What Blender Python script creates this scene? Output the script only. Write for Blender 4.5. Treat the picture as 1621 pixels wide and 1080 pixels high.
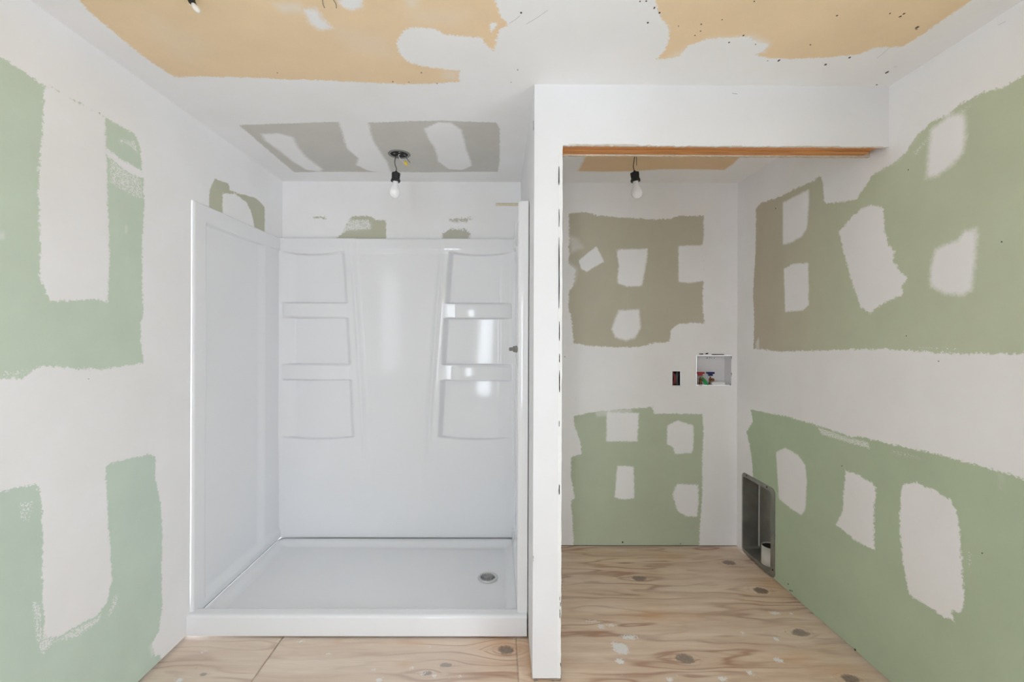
import bpy, bmesh, math, random
import numpy as np
from mathutils import Vector, Matrix, Quaternion
random.seed(7)
scn = bpy.context.scene
C = scn.collection
for o in list(bpy.data.objects):
    bpy.data.objects.remove(o)

# ------------------------------------------------------------------ camera
F, CX, CY, YAW, ROLL, EYE = 720.0, 792.54, 532.15, -0.0035, -0.0036, 1.363
def _rot():
    cy, sy, cr, sr = math.cos(YAW), math.sin(YAW), math.cos(ROLL), math.sin(ROLL)
    return np.array([[cy, -sy, 0], [sy, cy, 0], [0, 0, 1]]) @ np.array([[cr, 0, sr], [0, 1, 0], [-sr, 0, cr]])
RM = _rot()
cam_data = bpy.data.cameras.new('camera')
cam = bpy.data.objects.new('camera', cam_data)
C.objects.link(cam)
cam_data.sensor_width = 36.0
cam_data.lens = 36.0 * F / 1621.0
cam_data.shift_x = (810.5 - CX) / 1621.0
cam_data.shift_y = -(540.0 - CY) / 1621.0
cam_data.clip_start = 0.02
mw = Matrix.Identity(4)
for i in range(3):
    mw[i][0], mw[i][1], mw[i][2] = RM[i, 0], RM[i, 2], -RM[i, 1]
mw[0][3], mw[1][3], mw[2][3] = 0.0, 0.0, EYE
cam.matrix_world = mw
scn.camera = cam

# ------------------------------------------------------------------ light
world = bpy.data.worlds.new('daylight')
scn.world = world
world.use_nodes = True
bg = world.node_tree.nodes['Background']
bg.inputs[0].default_value = (0.855, 0.93, 1.0, 1)
bg.inputs[1].default_value = 4.7
def area(name, loc, target, sx, sy, power, col):
    l = bpy.data.lights.new(name, 'AREA')
    l.shape, l.size, l.size_y, l.energy, l.color = 'RECTANGLE', sx, sy, power, col
    o = bpy.data.objects.new(name, l)
    C.objects.link(o)
    o.location = loc
    o.rotation_euler = (Vector(target) - Vector(loc)).to_track_quat('-Z', 'Y').to_euler()
    return o
area('window_light', (-0.92, -3.19, 1.10), (-0.2, 1.0, 1.10), 0.26, 1.8, 28.0, (0.84, 0.92, 1.0))
scn.view_settings.view_transform = 'Standard'
scn.view_settings.look = 'None'
scn.view_settings.exposure = -0.16
scn.view_settings.gamma = 1.0
scn.view_settings.use_curve_mapping = False
scn.cycles.max_bounces = 14
scn.cycles.diffuse_bounces = 10
scn.cycles.glossy_bounces = 6

# ------------------------------------------------------------------ room measures (metres, floor at z = 0)
XL, XR, YB, YP, YS, H = -1.4014, 1.5429, 2.9414, 1.7972, 2.0512, 1.363 + 0.9959
YR = -3.2                          # where the room opens behind the photographer
PX0, PX1 = 0.1368, 0.2475           # partition end wall
HZ = 2.118                          # underside of the closet header

def ray(u, v):
    return RM @ np.array([(u - CX) / F, 1.0, -(v - CY) / F])
def at(u, v, plane, value=None):
    """Point of the photograph's pixel on a wall plane -> world xyz."""
    d = ray(u, v)
    ax, val = {'left': (0, XL), 'right': (0, XR), 'back': (1, YB), 'ceil': (2, H - EYE), 'floor': (2, -EYE), 'front': (1, YP),
               'y': (1, value), 'x': (0, value), 'z': (2, (value or 0) - EYE)}[plane]
    p = d * (val / d[ax])
    return Vector((p[0], p[1], p[2] + EYE))
PLANES = {'left': ((1, 2), Vector((1, 0, 0))), 'right': ((1, 2), Vector((-1, 0, 0))), 'back': ((0, 2), Vector((0, -1, 0))),
          'ceil': ((0, 1), Vector((0, 0, -1))), 'floor': ((0, 1), Vector((0, 0, 1)))}
def uv(pts, plane):
    a = PLANES[plane][0]
    out = []
    for (u, v) in pts:
        p = at(u, v, plane)
        out.append((p[a[0]], p[a[1]]))
    return np.array(out)

# ------------------------------------------------------------------ scene helpers
def tag(o, label=None, cat=None, group=None, kind=None):
    if label: o['label'] = label
    if cat: o['category'] = cat
    if group: o['group'] = group
    if kind: o['kind'] = kind
    return o
def thing(name, label, cat, loc=(0, 0, 0), group=None):
    o = bpy.data.objects.new(name, None)
    C.objects.link(o)
    o.location = loc
    o.empty_display_size = 0.05
    return tag(o, label, cat, group)
def link(name, me, mat, parent=None, label=None, smooth=False):
    o = bpy.data.objects.new(name, me)
    C.objects.link(o)
    if mat: me.materials.append(mat)
    if parent:
        o.parent = parent
        pl = Vector((0, 0, 0)); q = parent
        while q: pl += q.location; q = q.parent
        o.location = -pl           # geometry is written in world coordinates
    if label: o['label'] = label
    if smooth:
        me.polygons.foreach_set('use_smooth', [True] * len(me.polygons))
    return o
def obj(name, bm, mat, parent=None, label=None, smooth=False, bevel=0.0, seg=2):
    bmesh.ops.recalc_face_normals(bm, faces=bm.faces)
    if bevel > 0:
        es = [e for e in bm.edges if len(e.link_faces) == 2 and e.calc_face_angle(0) > 0.5]
        bmesh.ops.bevel(bm, geom=es, offset=bevel, segments=seg, affect='EDGES', profile=0.6, clamp_overlap=True)
    me = bpy.data.meshes.new(name)
    bm.to_mesh(me); bm.free()
    o = link(name, me, mat, parent, label, smooth)
    if smooth and bevel > 0:
        pass
    return o
def box(bm, x0, x1, y0, y1, z0, z1):
    v = [bm.verts.new(p) for p in ((x0, y0, z0), (x1, y0, z0), (x1, y1, z0), (x0, y1, z0), (x0, y0, z1), (x1, y0, z1), (x1, y1, z1), (x0, y1, z1))]
    for f in ((0, 3, 2, 1), (4, 5, 6, 7), (0, 1, 5, 4), (1, 2, 6, 5), (2, 3, 7, 6), (3, 0, 4, 7)):
        bm.faces.new([v[i] for i in f])
def frame_of(d):
    d = d.normalized()
    a = Vector((0, 0, 1)) if abs(d.z) < 0.9 else Vector((1, 0, 0))
    x = d.cross(a).normalized()
    return x, d.cross(x).normalized()
def tube(bm, pts, r, n=10, caps=True):
    pts = [Vector(p) for p in pts]
    rs = r if isinstance(r, (list, tuple)) else [r] * len(pts)
    rings = []
    x, y = frame_of(pts[1] - pts[0])
    for i, p in enumerate(pts):
        d = (pts[min(i + 1, len(pts) - 1)] - pts[max(i - 1, 0)]).normalized()
        x = (x - d * x.dot(d)).normalized(); y = d.cross(x)
        rings.append([bm.verts.new(p + (x * math.cos(t) + y * math.sin(t)) * rs[i]) for t in [2 * math.pi * k / n for k in range(n)]])
    for a, b in zip(rings, rings[1:]):
        for k in range(n):
            bm.faces.new((a[k], a[(k + 1) % n], b[(k + 1) % n], b[k]))
    if caps:
        bm.faces.new(rings[0]); bm.faces.new(rings[-1][::-1])
def curve_pts(ctrl, n=24):
    """Catmull-Rom through the control points."""
    P = [Vector(p) for p in ctrl]
    P = [P[0] * 2 - P[1]] + P + [P[-1] * 2 - P[-2]]
    out = []
    for i in range(1, len(P) - 2):
        for k in range(n):
            t = k / n
            out.append(0.5 * ((2 * P[i]) + (P[i + 1] - P[i - 1]) * t + (2 * P[i - 1] - 5 * P[i] + 4 * P[i + 1] - P[i + 2]) * t * t + (3 * P[i] - P[i - 1] - 3 * P[i + 1] + P[i + 2]) * t ** 3))
    out.append(P[-2])
    return out
def lathe(bm, prof, origin, axis=(0, 0, 1), n=28):
    """prof: list of (radius, height along the axis)."""
    axis = Vector(axis).normalized(); x, y = frame_of(axis); o = Vector(origin)
    rings = []
    for r, h in prof:
        if r < 1e-6:
            rings.append([bm.verts.new(o + axis * h)])
        else:
            rings.append([bm.verts.new(o + axis * h + (x * math.cos(t) + y * math.sin(t)) * r) for t in [2 * math.pi * k / n for k in range(n)]])
    for a, b in zip(rings, rings[1:]):
        for k in range(n):
            if len(a) == 1 and len(b) == 1: continue
            if len(a) == 1: bm.faces.new((a[0], b[(k + 1) % n], b[k]))
            elif len(b) == 1: bm.faces.new((a[k], a[(k + 1) % n], b[0]))
            else: bm.faces.new((a[k], a[(k + 1) % n], b[(k + 1) % n], b[k]))
def grid_mesh(name, P, keep=None, attrs=None):
    """P: (nu, nv, 3) points; keep: (nu-1, nv-1) mask of the faces; attrs: {name: (nu, nv[, 3])}."""
    nu, nv = P.shape[:2]
    idx = np.arange(nu * nv).reshape(nu, nv)
    q = np.stack([idx[:-1, :-1], idx[1:, :-1], idx[1:, 1:], idx[:-1, 1:]], -1)
    q = q[keep] if keep is not None else q.reshape(-1, 4)
    used = np.unique(q)
    remap = np.full(nu * nv, -1, np.int64); remap[used] = np.arange(len(used))
    q = remap[q]
    V = P.reshape(-1, 3)[used]
    me = bpy.data.meshes.new(name)
    me.vertices.add(len(V)); me.vertices.foreach_set('co', V.astype(np.float32).ravel())
    me.loops.add(q.size); me.loops.foreach_set('vertex_index', q.astype(np.int32).ravel())
    me.polygons.add(len(q)); me.polygons.foreach_set('loop_start', np.arange(0, q.size, 4, dtype=np.int32))
    me.update(calc_edges=True)
    for k, a in (attrs or {}).items():
        a = np.asarray(a, np.float32)
        if a.ndim == 2:
            t = me.attributes.new(k, 'FLOAT', 'POINT'); t.data.foreach_set('value', a.reshape(-1)[used])
        else:
            t = me.attributes.new(k, 'FLOAT_VECTOR', 'POINT'); t.data.foreach_set('vector', a.reshape(-1, 3)[used].ravel())
    return me
def sdf(poly, U, V, far=0.25):
    """Signed distance (positive inside), clipped to -far."""
    out = np.full(U.shape, -far, np.float64)
    lo, hi = poly.min(0) - far, poly.max(0) + far
    m = (U > lo[0]) & (U < hi[0]) & (V > lo[1]) & (V < hi[1])
    if not m.any(): return out
    u, v = U[m], V[m]
    d = np.full(u.shape, 1e9); ins = np.zeros(u.shape, bool)
    n = len(poly)
    for i in range(n):
        a, b = poly[i], poly[(i + 1) % n]
        e = b - a; L = max((e * e).sum(), 1e-12)
        t = np.clip(((u - a[0]) * e[0] + (v - a[1]) * e[1]) / L, 0, 1)
        d = np.minimum(d, (u - a[0] - t * e[0]) ** 2 + (v - a[1] - t * e[1]) ** 2)
        c = (a[1] > v) != (b[1] > v)
        xs = a[0] + (v - a[1]) * (e[0] / (e[1] if abs(e[1]) > 1e-12 else 1e-12))
        ins ^= c & (u < xs)
    d = np.sqrt(d)
    out[m] = np.maximum(np.where(ins, d, -d), -far)
    return out
def sstep(a, b, x):
    t = np.clip((x - a) / (b - a), 0, 1)
    return t * t * (3 - 2 * t)

# ------------------------------------------------------------------ materials
class NT:
    def __init__(s, name):
        s.m = bpy.data.materials.new(name); s.m.use_nodes = True
        s.t = s.m.node_tree; s.n = s.t.nodes; s.b = s.n['Principled BSDF']
    def add(s, typ, **kw):
        nd = s.n.new(typ)
        for k, v in kw.items(): setattr(nd, k, v)
        return nd
    def set(s, sock, v):
        if v is None: return
        if isinstance(v, bpy.types.NodeSocket): s.t.links.new(v, sock)
        else: sock.default_value = v
    def math(s, op, a, b=None, c=None, clamp=False):
        nd = s.add('ShaderNodeMath', operation=op, use_clamp=clamp)
        for i, v in enumerate((a, b, c)): s.set(nd.inputs[i], v) if v is not None else None
        return nd.outputs[0]
    def mix(s, f, a, b):
        nd = s.add('ShaderNodeMix', data_type='RGBA')
        s.set(nd.inputs[0], f); s.set(nd.inputs[6], a); s.set(nd.inputs[7], b)
        return nd.outputs[2]
    def noise(s, vec, scale, detail=2.0, rough=0.5, dist=0.0):
        nd = s.add('ShaderNodeTexNoise')
        s.set(nd.inputs['Vector'], vec); nd.inputs['Scale'].default_value = scale
        nd.inputs['Detail'].default_value = detail; nd.inputs['Roughness'].default_value = rough; nd.inputs['Distortion'].default_value = dist
        return nd.outputs[0]
    def scale(s, vec, sc):
        nd = s.add('ShaderNodeMapping'); s.set(nd.inputs['Vector'], vec); nd.inputs['Scale'].default_value = sc
        return nd.outputs[0]
    def attr(s, name):
        nd = s.add('ShaderNodeAttribute'); nd.attribute_name = name
        return nd
    def remap(s, v, a, b, lo=0.0, hi=1.0, smooth=False):
        nd = s.add('ShaderNodeMapRange'); nd.clamp = True
        if smooth: nd.interpolation_type = 'SMOOTHSTEP'
        s.set(nd.inputs[0], v)
        for i, x in enumerate((a, b, lo, hi)): s.set(nd.inputs[i + 1], x)
        return nd.outputs[0]
    def sep(s, v):
        nd = s.add('ShaderNodeSeparateXYZ'); s.set(nd.inputs[0], v)
        return nd.outputs
    def bump(s, h, strength=0.3, dist=0.001):
        nd = s.add('ShaderNodeBump'); nd.inputs['Strength'].default_value = strength; nd.inputs['Distance'].default_value = dist
        s.set(nd.inputs['Height'], h); s.t.links.new(nd.outputs[0], s.b.inputs['Normal'])
    def coord(s):
        return s.add('ShaderNodeTexCoord').outputs['Object']
    def geo(s):
        return s.add('ShaderNodeNewGeometry').outputs['Position']
def plain(name, col, rough=0.5, metal=0.0, var=0.06, scale=20.0, bump=0.0, spec=None):
    t = NT(name); v = t.coord()
    n = t.noise(v, scale, 3.0)
    c2 = tuple(max(0, c * (1 - var * 2)) for c in col)
    t.set(t.b.inputs['Base Color'], t.mix(n, (*c2, 1), (*[min(1, c * (1 + var)) for c in col], 1)))
    t.b.inputs['Roughness'].default_value = rough; t.b.inputs['Metallic'].default_value = metal
    if spec is not None: t.b.inputs['Specular IOR Level'].default_value = spec
    if bump: t.bump(t.noise(v, scale * 6, 3.0), bump)
    return t.m
MUD = (0.865, 0.865, 0.87)
def drywall_material(name='drywall'):
    """Gypsum board paper under joint compound; the coat's outline comes from the mesh attributes, its ragged edge from noise."""
    t = NT(name); pos = t.coord()
    e = t.sep(t.attr('edge').outputs['Vector'])        # signed distance of the coat, softness, raggedness
    w = t.sep(t.attr('wear').outputs['Vector'])        # stipple density, thin veil, -
    base = t.attr('board').outputs['Vector']
    n1 = t.noise(pos, 95.0, 6.0, 0.72)
    n2 = t.noise(pos, 24.0, 3.0, 0.6)
    off = t.math('MULTIPLY', t.math('SUBTRACT', t.math('ADD', t.math('MULTIPLY', n1, 0.75), t.math('MULTIPLY', n2, 0.25)), 0.5), t.math('MULTIPLY', e[2], 10.0))
    d = t.math('ADD', e[0], off)
    fac = t.remap(t.math('DIVIDE', d, e[1]), -0.5, 0.5, smooth=True)
    st = t.noise(pos, 210.0, 4.0, 0.65)
    st = t.remap(t.math('ADD', st, t.math('MULTIPLY', t.math('SUBTRACT', w[0], 0.5), 0.60)), 0.475, 0.53)
    st = t.math('MULTIPLY', st, t.remap(w[0], 0.01, 0.12))
    fac = t.math('MAXIMUM', fac, t.math('MULTIPLY', st, 0.9))
    veil = t.math('MULTIPLY', w[1], t.remap(t.noise(pos, 14.0, 4.0, 0.6), 0.25, 0.7, 0.6, 1.0))
    fac = t.math('MAXIMUM', fac, veil)
    # paper
    pn = t.noise(pos, 5.0, 4.0, 0.6)
    pf = t.noise(t.scale(pos, (1, 1, 4)), 160.0, 2.0)
    paper = t.add('ShaderNodeVectorMath', operation='SCALE')
    t.set(paper.inputs[0], base)
    t.set(paper.inputs['Scale'], t.math('ADD', t.remap(pn, 0.3, 0.7, 0.96, 1.03), t.math('MULTIPLY', t.math('SUBTRACT', pf, 0.5), 0.05)))
    # compound, coats of slightly different whiteness
    cn = t.noise(pos, 2.6, 4.0, 0.6)
    cm = t.mix(t.remap(cn, 0.3, 0.7), (MUD[0] * 0.965, MUD[1] * 0.962, MUD[2] * 0.955, 1), (MUD[0] * 1.02, MUD[1] * 1.02, MUD[2] * 1.03, 1))
    t.set(t.b.inputs['Base Color'], t.mix(fac, paper.outputs[0], cm))
    t.set(t.b.inputs['Roughness'], t.remap(fac, 0, 1, 0.85, 0.7))
    t.b.inputs['Specular IOR Level'].default_value = 0.25
    hgt = t.math('ADD', t.math('MULTIPLY', fac, 0.5), t.math('ADD', t.math('MULTIPLY', t.noise(pos, 9.0, 3.0), 0.6), t.math('MULTIPLY', n1, 0.12)))
    t.bump(hgt, 0.35, 0.0016)
    return t.m
M = {}
M['drywall'] = drywall_material()
M['acrylic'] = None
def acrylic():
    t = NT('white_acrylic'); pos = t.coord()
    n = t.noise(pos, 3.0, 3.0)
    t.set(t.b.inputs['Base Color'], t.mix(n, (0.80, 0.81, 0.83, 1), (0.83, 0.84, 0.86, 1)))
    t.b.inputs['Roughness'].default_value = 0.07
    t.b.inputs['Specular IOR Level'].default_value = 0.26
    t.bump(t.noise(pos, 3.0, 1.0), 0.05, 0.01)
    return t.m
M['acrylic'] = acrylic()
def plywood():
    t = NT('plywood'); pos = t.coord()
    k = t.sep(t.attr('knot').outputs['Vector'])         # grain warp (m), knot radius field, plaster splash distance
    s = t.sep(t.attr('stain').outputs['Vector'])        # orange tint, grey scuff, sheet offset
    p = t.sep(pos)
    yy = t.math('ADD', t.math('ADD', p[1], k[0]), t.math('MULTIPLY', s[2], 1.7))
    cv = t.add('ShaderNodeCombineXYZ')
    t.set(cv.inputs[0], t.math('ADD', p[0], s[2])); t.set(cv.inputs[1], yy)
    v = cv.outputs[0]
    n = t.noise(t.scale(v, (0.9, 5.0, 1)), 1.0, 3.0, 0.5)
    ring = t.math('SINE', t.math('MULTIPLY', n, 60.0))
    line = t.math('POWER', t.remap(ring, -1, 1), 4.5)
    soft = t.noise(t.scale(v, (1.6, 16.0, 1)), 1.0, 4.0, 0.6)
    fib = t.noise(t.scale(v, (9.0, 260.0, 1)), 1.0, 3.0, 0.6)
    c = t.mix(t.remap(soft, 0.32, 0.68), (0.64, 0.44, 0.30, 1), (0.84, 0.68, 0.53, 1))
    c = t.mix(t.math('MULTIPLY', line, t.remap(t.noise(t.scale(v, (1.2, 5.0, 1)), 1.3, 3.0), 0.40, 0.60, 0.10, 0.9)), c, (0.40, 0.20, 0.115, 1))
    c = t.mix(t.math('MULTIPLY', s[0], t.remap(t.noise(pos, 12.0, 3.0), 0.3, 0.7, 0.3, 0.85)), c, (0.68, 0.39, 0.19, 1))
    c = t.mix(t.math('MULTIPLY', t.remap(fib, 0.4, 0.7), 0.28), c, (0.40, 0.28, 0.19, 1))
    # knots
    kr = t.math('ADD', k[1], t.math('MULTIPLY', t.math('SUBTRACT', t.noise(pos, 45.0, 4.0, 0.65), 0.5), 1.3))
    kring = t.math('MULTIPLY', t.remap(t.math('SINE', t.math('MULTIPLY', kr, 9.0)), 0.1, 1), t.remap(kr, 0.9, 1.9, 0.4, 0.0))
    c = t.mix(kring, c, (0.33, 0.165, 0.085, 1))
    c = t.mix(t.remap(kr, 0.65, 1.1, 0.95, 0.0, True), c, t.mix(t.noise(pos, 90.0, 3.0), (0.09, 0.058, 0.042, 1), (0.31, 0.215, 0.155, 1)))
    # plaster dust: a grey veil, then splashes
    dust = t.math('MULTIPLY', t.remap(t.noise(pos, 2.2, 4.0, 0.6), 0.35, 0.75, 0.0, 0.55), 1.0)
    dust = t.math('MAXIMUM', dust, s[1])
    c = t.mix(t.math('MULTIPLY', dust, 0.45), c, (0.80, 0.75, 0.70, 1))
    spk = t.remap(t.noise(pos, 55.0, 2.0), 0.735, 0.765)
    c = t.mix(t.math('MULTIPLY', spk, 0.6), c, (0.70, 0.67, 0.63, 1))
    drk = t.remap(t.noise(t.scale(pos, (1, 1.6, 1)), 38.0, 2.0), 0.755, 0.785)
    c = t.mix(t.math('MULTIPLY', drk, 0.6), c, (0.10, 0.06, 0.04, 1))
    sp = t.math('ADD', k[2], t.math('MULTIPLY', t.math('SUBTRACT', t.noise(pos, 110.0, 5.0, 0.68), 0.5), 0.05))
    sf = t.remap(sp, -0.001, 0.002)
    c = t.mix(t.math('MULTIPLY', sf, 0.85), c, (0.86, 0.85, 0.84, 1))
    t.set(t.b.inputs['Base Color'], c)
    t.set(t.b.inputs['Roughness'], t.remap(soft, 0.3, 0.7, 0.42, 0.58))
    t.b.inputs['Specular IOR Level'].default_value = 0.45
    t.bump(t.math('ADD', t.math('MULTIPLY', fib, 0.5), t.math('ADD', t.math('MULTIPLY', line, -0.4), t.math('MULTIPLY', sf, 1.0))), 0.35, 0.0012)
    return t.m
M['plywood'] = plywood()
def lumber(name='header_lumber', k=1.0):
    t = NT(name); pos = t.coord()
    n = t.noise(t.scale(pos, (1.2, 40.0, 40.0)), 1.0, 3.0, 0.5)
    fib = t.noise(t.scale(pos, (8.0, 420.0, 420.0)), 1.0, 2.0)
    c = t.mix(t.remap(n, 0.35, 0.65), (0.36 * k, 0.135 * k, 0.028 * k, 1), (0.56 * k, 0.25 * k, 0.065 * k * k, 1))
    c = t.mix(t.math('MULTIPLY', t.math('POWER', t.remap(t.math('SINE', t.math('MULTIPLY', n, 60.0)), -1, 1), 3.0), 0.45), c, (0.24, 0.08, 0.018, 1))
    c = t.mix(t.math('MULTIPLY', fib, 0.2), c, (0.62, 0.36, 0.15, 1))
    t.set(t.b.inputs['Base Color'], c); t.b.inputs['Roughness'].default_value = 0.6
    t.bump(fib, 0.3, 0.001)
    return t.m
M['lumber'] = lumber(k=1.3)
M['lumber_pale'] = lumber('pale_header_lumber', 1.6)
M['gap_shade'] = plain('gap_shade_lumber', (0.035, 0.024, 0.017), 0.8, var=0.15)  # near black, stands for the shade in the floor gap
M['dark'] = plain('dark_gap', (0.012, 0.011, 0.010), 0.9, var=0.2)
M['seam'] = plain('seam_shadow', (0.10, 0.10, 0.105), 0.8, var=0.2)
M['dim'] = plain('torn_paper', (0.20, 0.20, 0.165), 0.95, var=0.2, scale=120)
M['pencil'] = plain('pencil_grey', (0.45, 0.44, 0.42), 0.9, var=0.1)
M['hole'] = plain('nail_hole', (0.09, 0.07, 0.055), 0.9, var=0.3, scale=60)
M['cream'] = plain('torn_board_edge', (0.66, 0.56, 0.44), 0.9, var=0.2, scale=60)
M['bead'] = plain('bead_compound', (0.79, 0.79, 0.78), 0.75, var=0.04, scale=40, bump=0.2)
M['black'] = plain('black_rubber', (0.010, 0.010, 0.010), 0.55, var=0.2)
M['steel'] = plain('galvanised_steel', (0.36, 0.36, 0.33), 0.42, 0.75, var=0.25, scale=9.0, bump=0.04)
M['rim_steel'] = plain('grey_box_metal', (0.30, 0.30, 0.29), 0.5, 0.8, var=0.15)
M['chrome'] = plain('chrome', (0.66, 0.66, 0.66), 0.3, 0.55, var=0.05)
M['grate'] = plain('drain_slot', (0.03, 0.028, 0.026), 0.6, var=0.2)
M['pvc'] = plain('white_plastic', (0.78, 0.78, 0.80), 0.35, var=0.02)
M['seam_light'] = plain('bright_steel_fold', (0.62, 0.62, 0.60), 0.4, 0.2, var=0.1)
M['duct'] = plain('painted_duct', (0.66, 0.63, 0.58), 0.45, 0.2, var=0.08, scale=14)
M['brass'] = plain('brass', (0.22, 0.11, 0.05), 0.4, 0.7, var=0.15)
M['red'] = plain('red_plastic', (0.28, 0.008, 0.012), 0.4, var=0.1)
M['blue'] = plain('blue_plastic', (0.006, 0.012, 0.10), 0.4, var=0.1)
M['green'] = plain('green_tape', (0.01, 0.30, 0.075), 0.45, var=0.12)
M['wire_red'] = plain('red_wire', (0.22, 0.025, 0.03), 0.5, var=0.2)
M['wire_grey'] = plain('grey_wire', (0.085, 0.10, 0.10), 0.5, var=0.2)
M['wire_white'] = plain('white_wire', (0.80, 0.80, 0.77), 0.45, var=0.04)
M['yellow'] = plain('yellow_plastic', (0.80, 0.60, 0.10), 0.4, var=0.08)
M['tape'] = plain('yellowed_tape', (0.76, 0.70, 0.50), 0.8, var=0.12, scale=80)
def bulb_glass():
    t = NT('frosted_bulb')
    n = t.noise(t.coord(), 30.0)
    t.set(t.b.inputs['Base Color'], t.mix(n, (0.90, 0.90, 0.91, 1), (0.94, 0.94, 0.95, 1)))
    t.b.inputs['Roughness'].default_value = 0.12
    t.b.inputs['Transmission Weight'].default_value = 0.0
    t.b.inputs['Subsurface Weight'].default_value = 0.0
    return t.m
M['bulb'] = bulb_glass()

# ------------------------------------------------------------------ drywall surfaces
GREEN_L, GREEN_L2 = (0.58, 0.675, 0.56), (0.57, 0.68, 0.59)
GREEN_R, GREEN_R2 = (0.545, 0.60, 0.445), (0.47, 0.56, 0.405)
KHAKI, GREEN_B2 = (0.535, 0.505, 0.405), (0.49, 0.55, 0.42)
OLIVE = (0.52, 0.52, 0.41)
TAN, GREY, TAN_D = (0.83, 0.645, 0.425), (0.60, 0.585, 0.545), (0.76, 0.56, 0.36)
class Surf:
    """A wall plane: a fine grid that carries how far each point lies inside or outside the compound coats."""
    def __init__(s, name, plane, us, vs):
        s.name, s.plane = name, plane
        s.us, s.vs = np.array(us), np.array(vs)
        s.U, s.V = np.meshgrid(s.us, s.vs, indexing='ij')
        sh = s.U.shape
        s.m = np.full(sh, 0.25); s.soft = np.full(sh, 0.004); s.amp = np.full(sh, 0.004)
        s.board = np.zeros(sh + (3,)); s.board[:] = GREEN_R
        s.bd = np.full(sh, -9.0)
        s.stip = np.zeros(sh); s.veil = np.zeros(sh)
        s.patches = []
    def bare(s, pts, col, soft=0.004, amp=0.005, grad=None):
        d = sdf(uv(pts, s.plane), s.U, s.V)
        sel = -d < s.m
        s.m = np.where(sel, -d, s.m); s.soft = np.where(sel, soft, s.soft); s.amp = np.where(sel, amp, s.amp)
        b = d > s.bd
        s.board[b] = col
        if grad is not None:
            f, c2 = grad
            w = f(s.U, s.V)[..., None]
            s.board[b] = (np.array(col) * (1 - w) + np.array(c2) * w)[b]
        s.bd = np.maximum(s.bd, d)
    def coat(s, pts, soft=0.005, amp=0.005, raised=True, thick=0.0012):
        d = sdf(uv(pts, s.plane), s.U, s.V)
        sel = d > s.m
        s.m = np.where(sel, d, s.m); s.soft = np.where(sel, soft, s.soft); s.amp = np.where(sel, amp, s.amp)
        if raised: s.patches.append((d, thick, max(0.004, soft * 0.5 + amp)))
    def stipple(s, pts, dens=0.5):
        d = sdf(uv(pts, s.plane), s.U, s.V)
        s.stip = np.maximum(s.stip, dens * sstep(-0.01, 0.012, d))
    def thin(s, pts, op=0.5, fe=0.02):
        d = sdf(uv(pts, s.plane), s.U, s.V)
        s.veil = np.maximum(s.veil, op * sstep(-fe, fe, d))
    def build(s, holes=(), kind='structure', label=None):
        ax, nrm = PLANES[s.plane]
        fix = [a for a in (0, 1, 2) if a not in ax][0]
        val = {'left': XL, 'right': XR, 'back': YB, 'ceil': H, 'floor': 0.0}[s.plane]
        P = np.zeros(s.U.shape + (3,)); P[..., ax[0]] = s.U; P[..., ax[1]] = s.V; P[..., fix] = val
        uc, vc = (s.us[:-1] + s.us[1:]) / 2, (s.vs[:-1] + s.vs[1:]) / 2
        keep = np.ones((len(uc), len(vc)), bool)
        for (a, b, c, d) in holes:
            keep &= ~(((uc > a) & (uc < b))[:, None] & ((vc > c) & (vc < d))[None, :])
        at_ = {'edge': np.stack([s.m, s.soft, s.amp], -1), 'wear': np.stack([s.stip, s.veil, s.veil * 0], -1), 'board': s.board}
        wall = link(s.name, grid_mesh(s.name, P, keep, at_), M['drywall'])
        tag(wall, label=label, kind=kind)
        nv = np.array(nrm)
        for d, thick, marg in s.patches:
            dc = np.maximum(np.maximum(d[:-1, :-1], d[1:, :-1]), np.maximum(d[:-1, 1:], d[1:, 1:]))
            kp = (dc > -marg) & keep
            if kp.sum() < 4: continue
            h = 0.0003 + thick * sstep(-marg, 0.02, d)
            link('compound_patch', grid_mesh('compound_patch', P + nv * h[..., None], kp, at_), M['drywall'], wall)
        return wall
def span(*segs):
    """span((a, b, step), ...) with exact ends."""
    out = []
    for a, b, st in segs:
        n = max(1, int(round((b - a) / st)))
        out += list(np.linspace(a, b, n + 1)[(1 if out else 0):])
    return out

# ---- ceiling
s = Surf('ceiling', 'ceil', span((XL - 0.05, XR + 0.05, 0.010)), span((YR, 0.9, 0.1), (0.9, 1.0, 0.02), (1.0, YB + 0.05, 0.010)))
s.bare([(125, 0), (150, 26), (185, 54), (225, 88), (275, 122), (330, 121), (400, 123), (470, 126), (530, 128), (590, 131), (640, 133), (690, 132), (726, 129), (727, 112),
        (700, 109), (692, 108), (664, 104), (644, 97), (631, 83), (628, 67), (634, 55), (647, 42), (692, 46), (703, 54), (764, 60), (772, 75), (782, 80), (786, 62), (790, 48), (805, 40),
        (795, 28), (789, 20), (782, 0), (780, -600), (-627, -600)], TAN, 0.008, 0.006)
s.bare([(1037, -600), (1038, 0), (1042, 17), (1051, 33), (1061, 47), (1058, 67), (1050, 83), (1038, 94), (1058, 93), (1075, 89), (1089, 72), (1119, 62), (1183, 57), (1200, 67), (1219, 69),
        (1211, 80), (1194, 87), (1217, 92), (1250, 93), (1282, 92), (1321, 90), (1363, 85), (1385, 75), (1429, 73.6), (1449, 62), (1490, 33), (1535, 3), (2382, -600)], TAN, 0.008, 0.005)
s.bare([(378, 198), (440, 196), (530, 193), (600, 194), (640, 192), (700, 191), (752, 193), (786, 194), (791, 205), (791, 255), (788, 272), (740, 272), (680, 273), (560, 272), (500, 272), (466, 273)], GREY, 0.008, 0.004)
s.bare([(915, 271), (924, 255), (930, 236), (1182, 236), (1172, 248), (1160, 260), (1147, 269), (1100, 268), (1050, 268), (1000, 271), (960, 272)], TAN_D, 0.02, 0.004)
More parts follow.
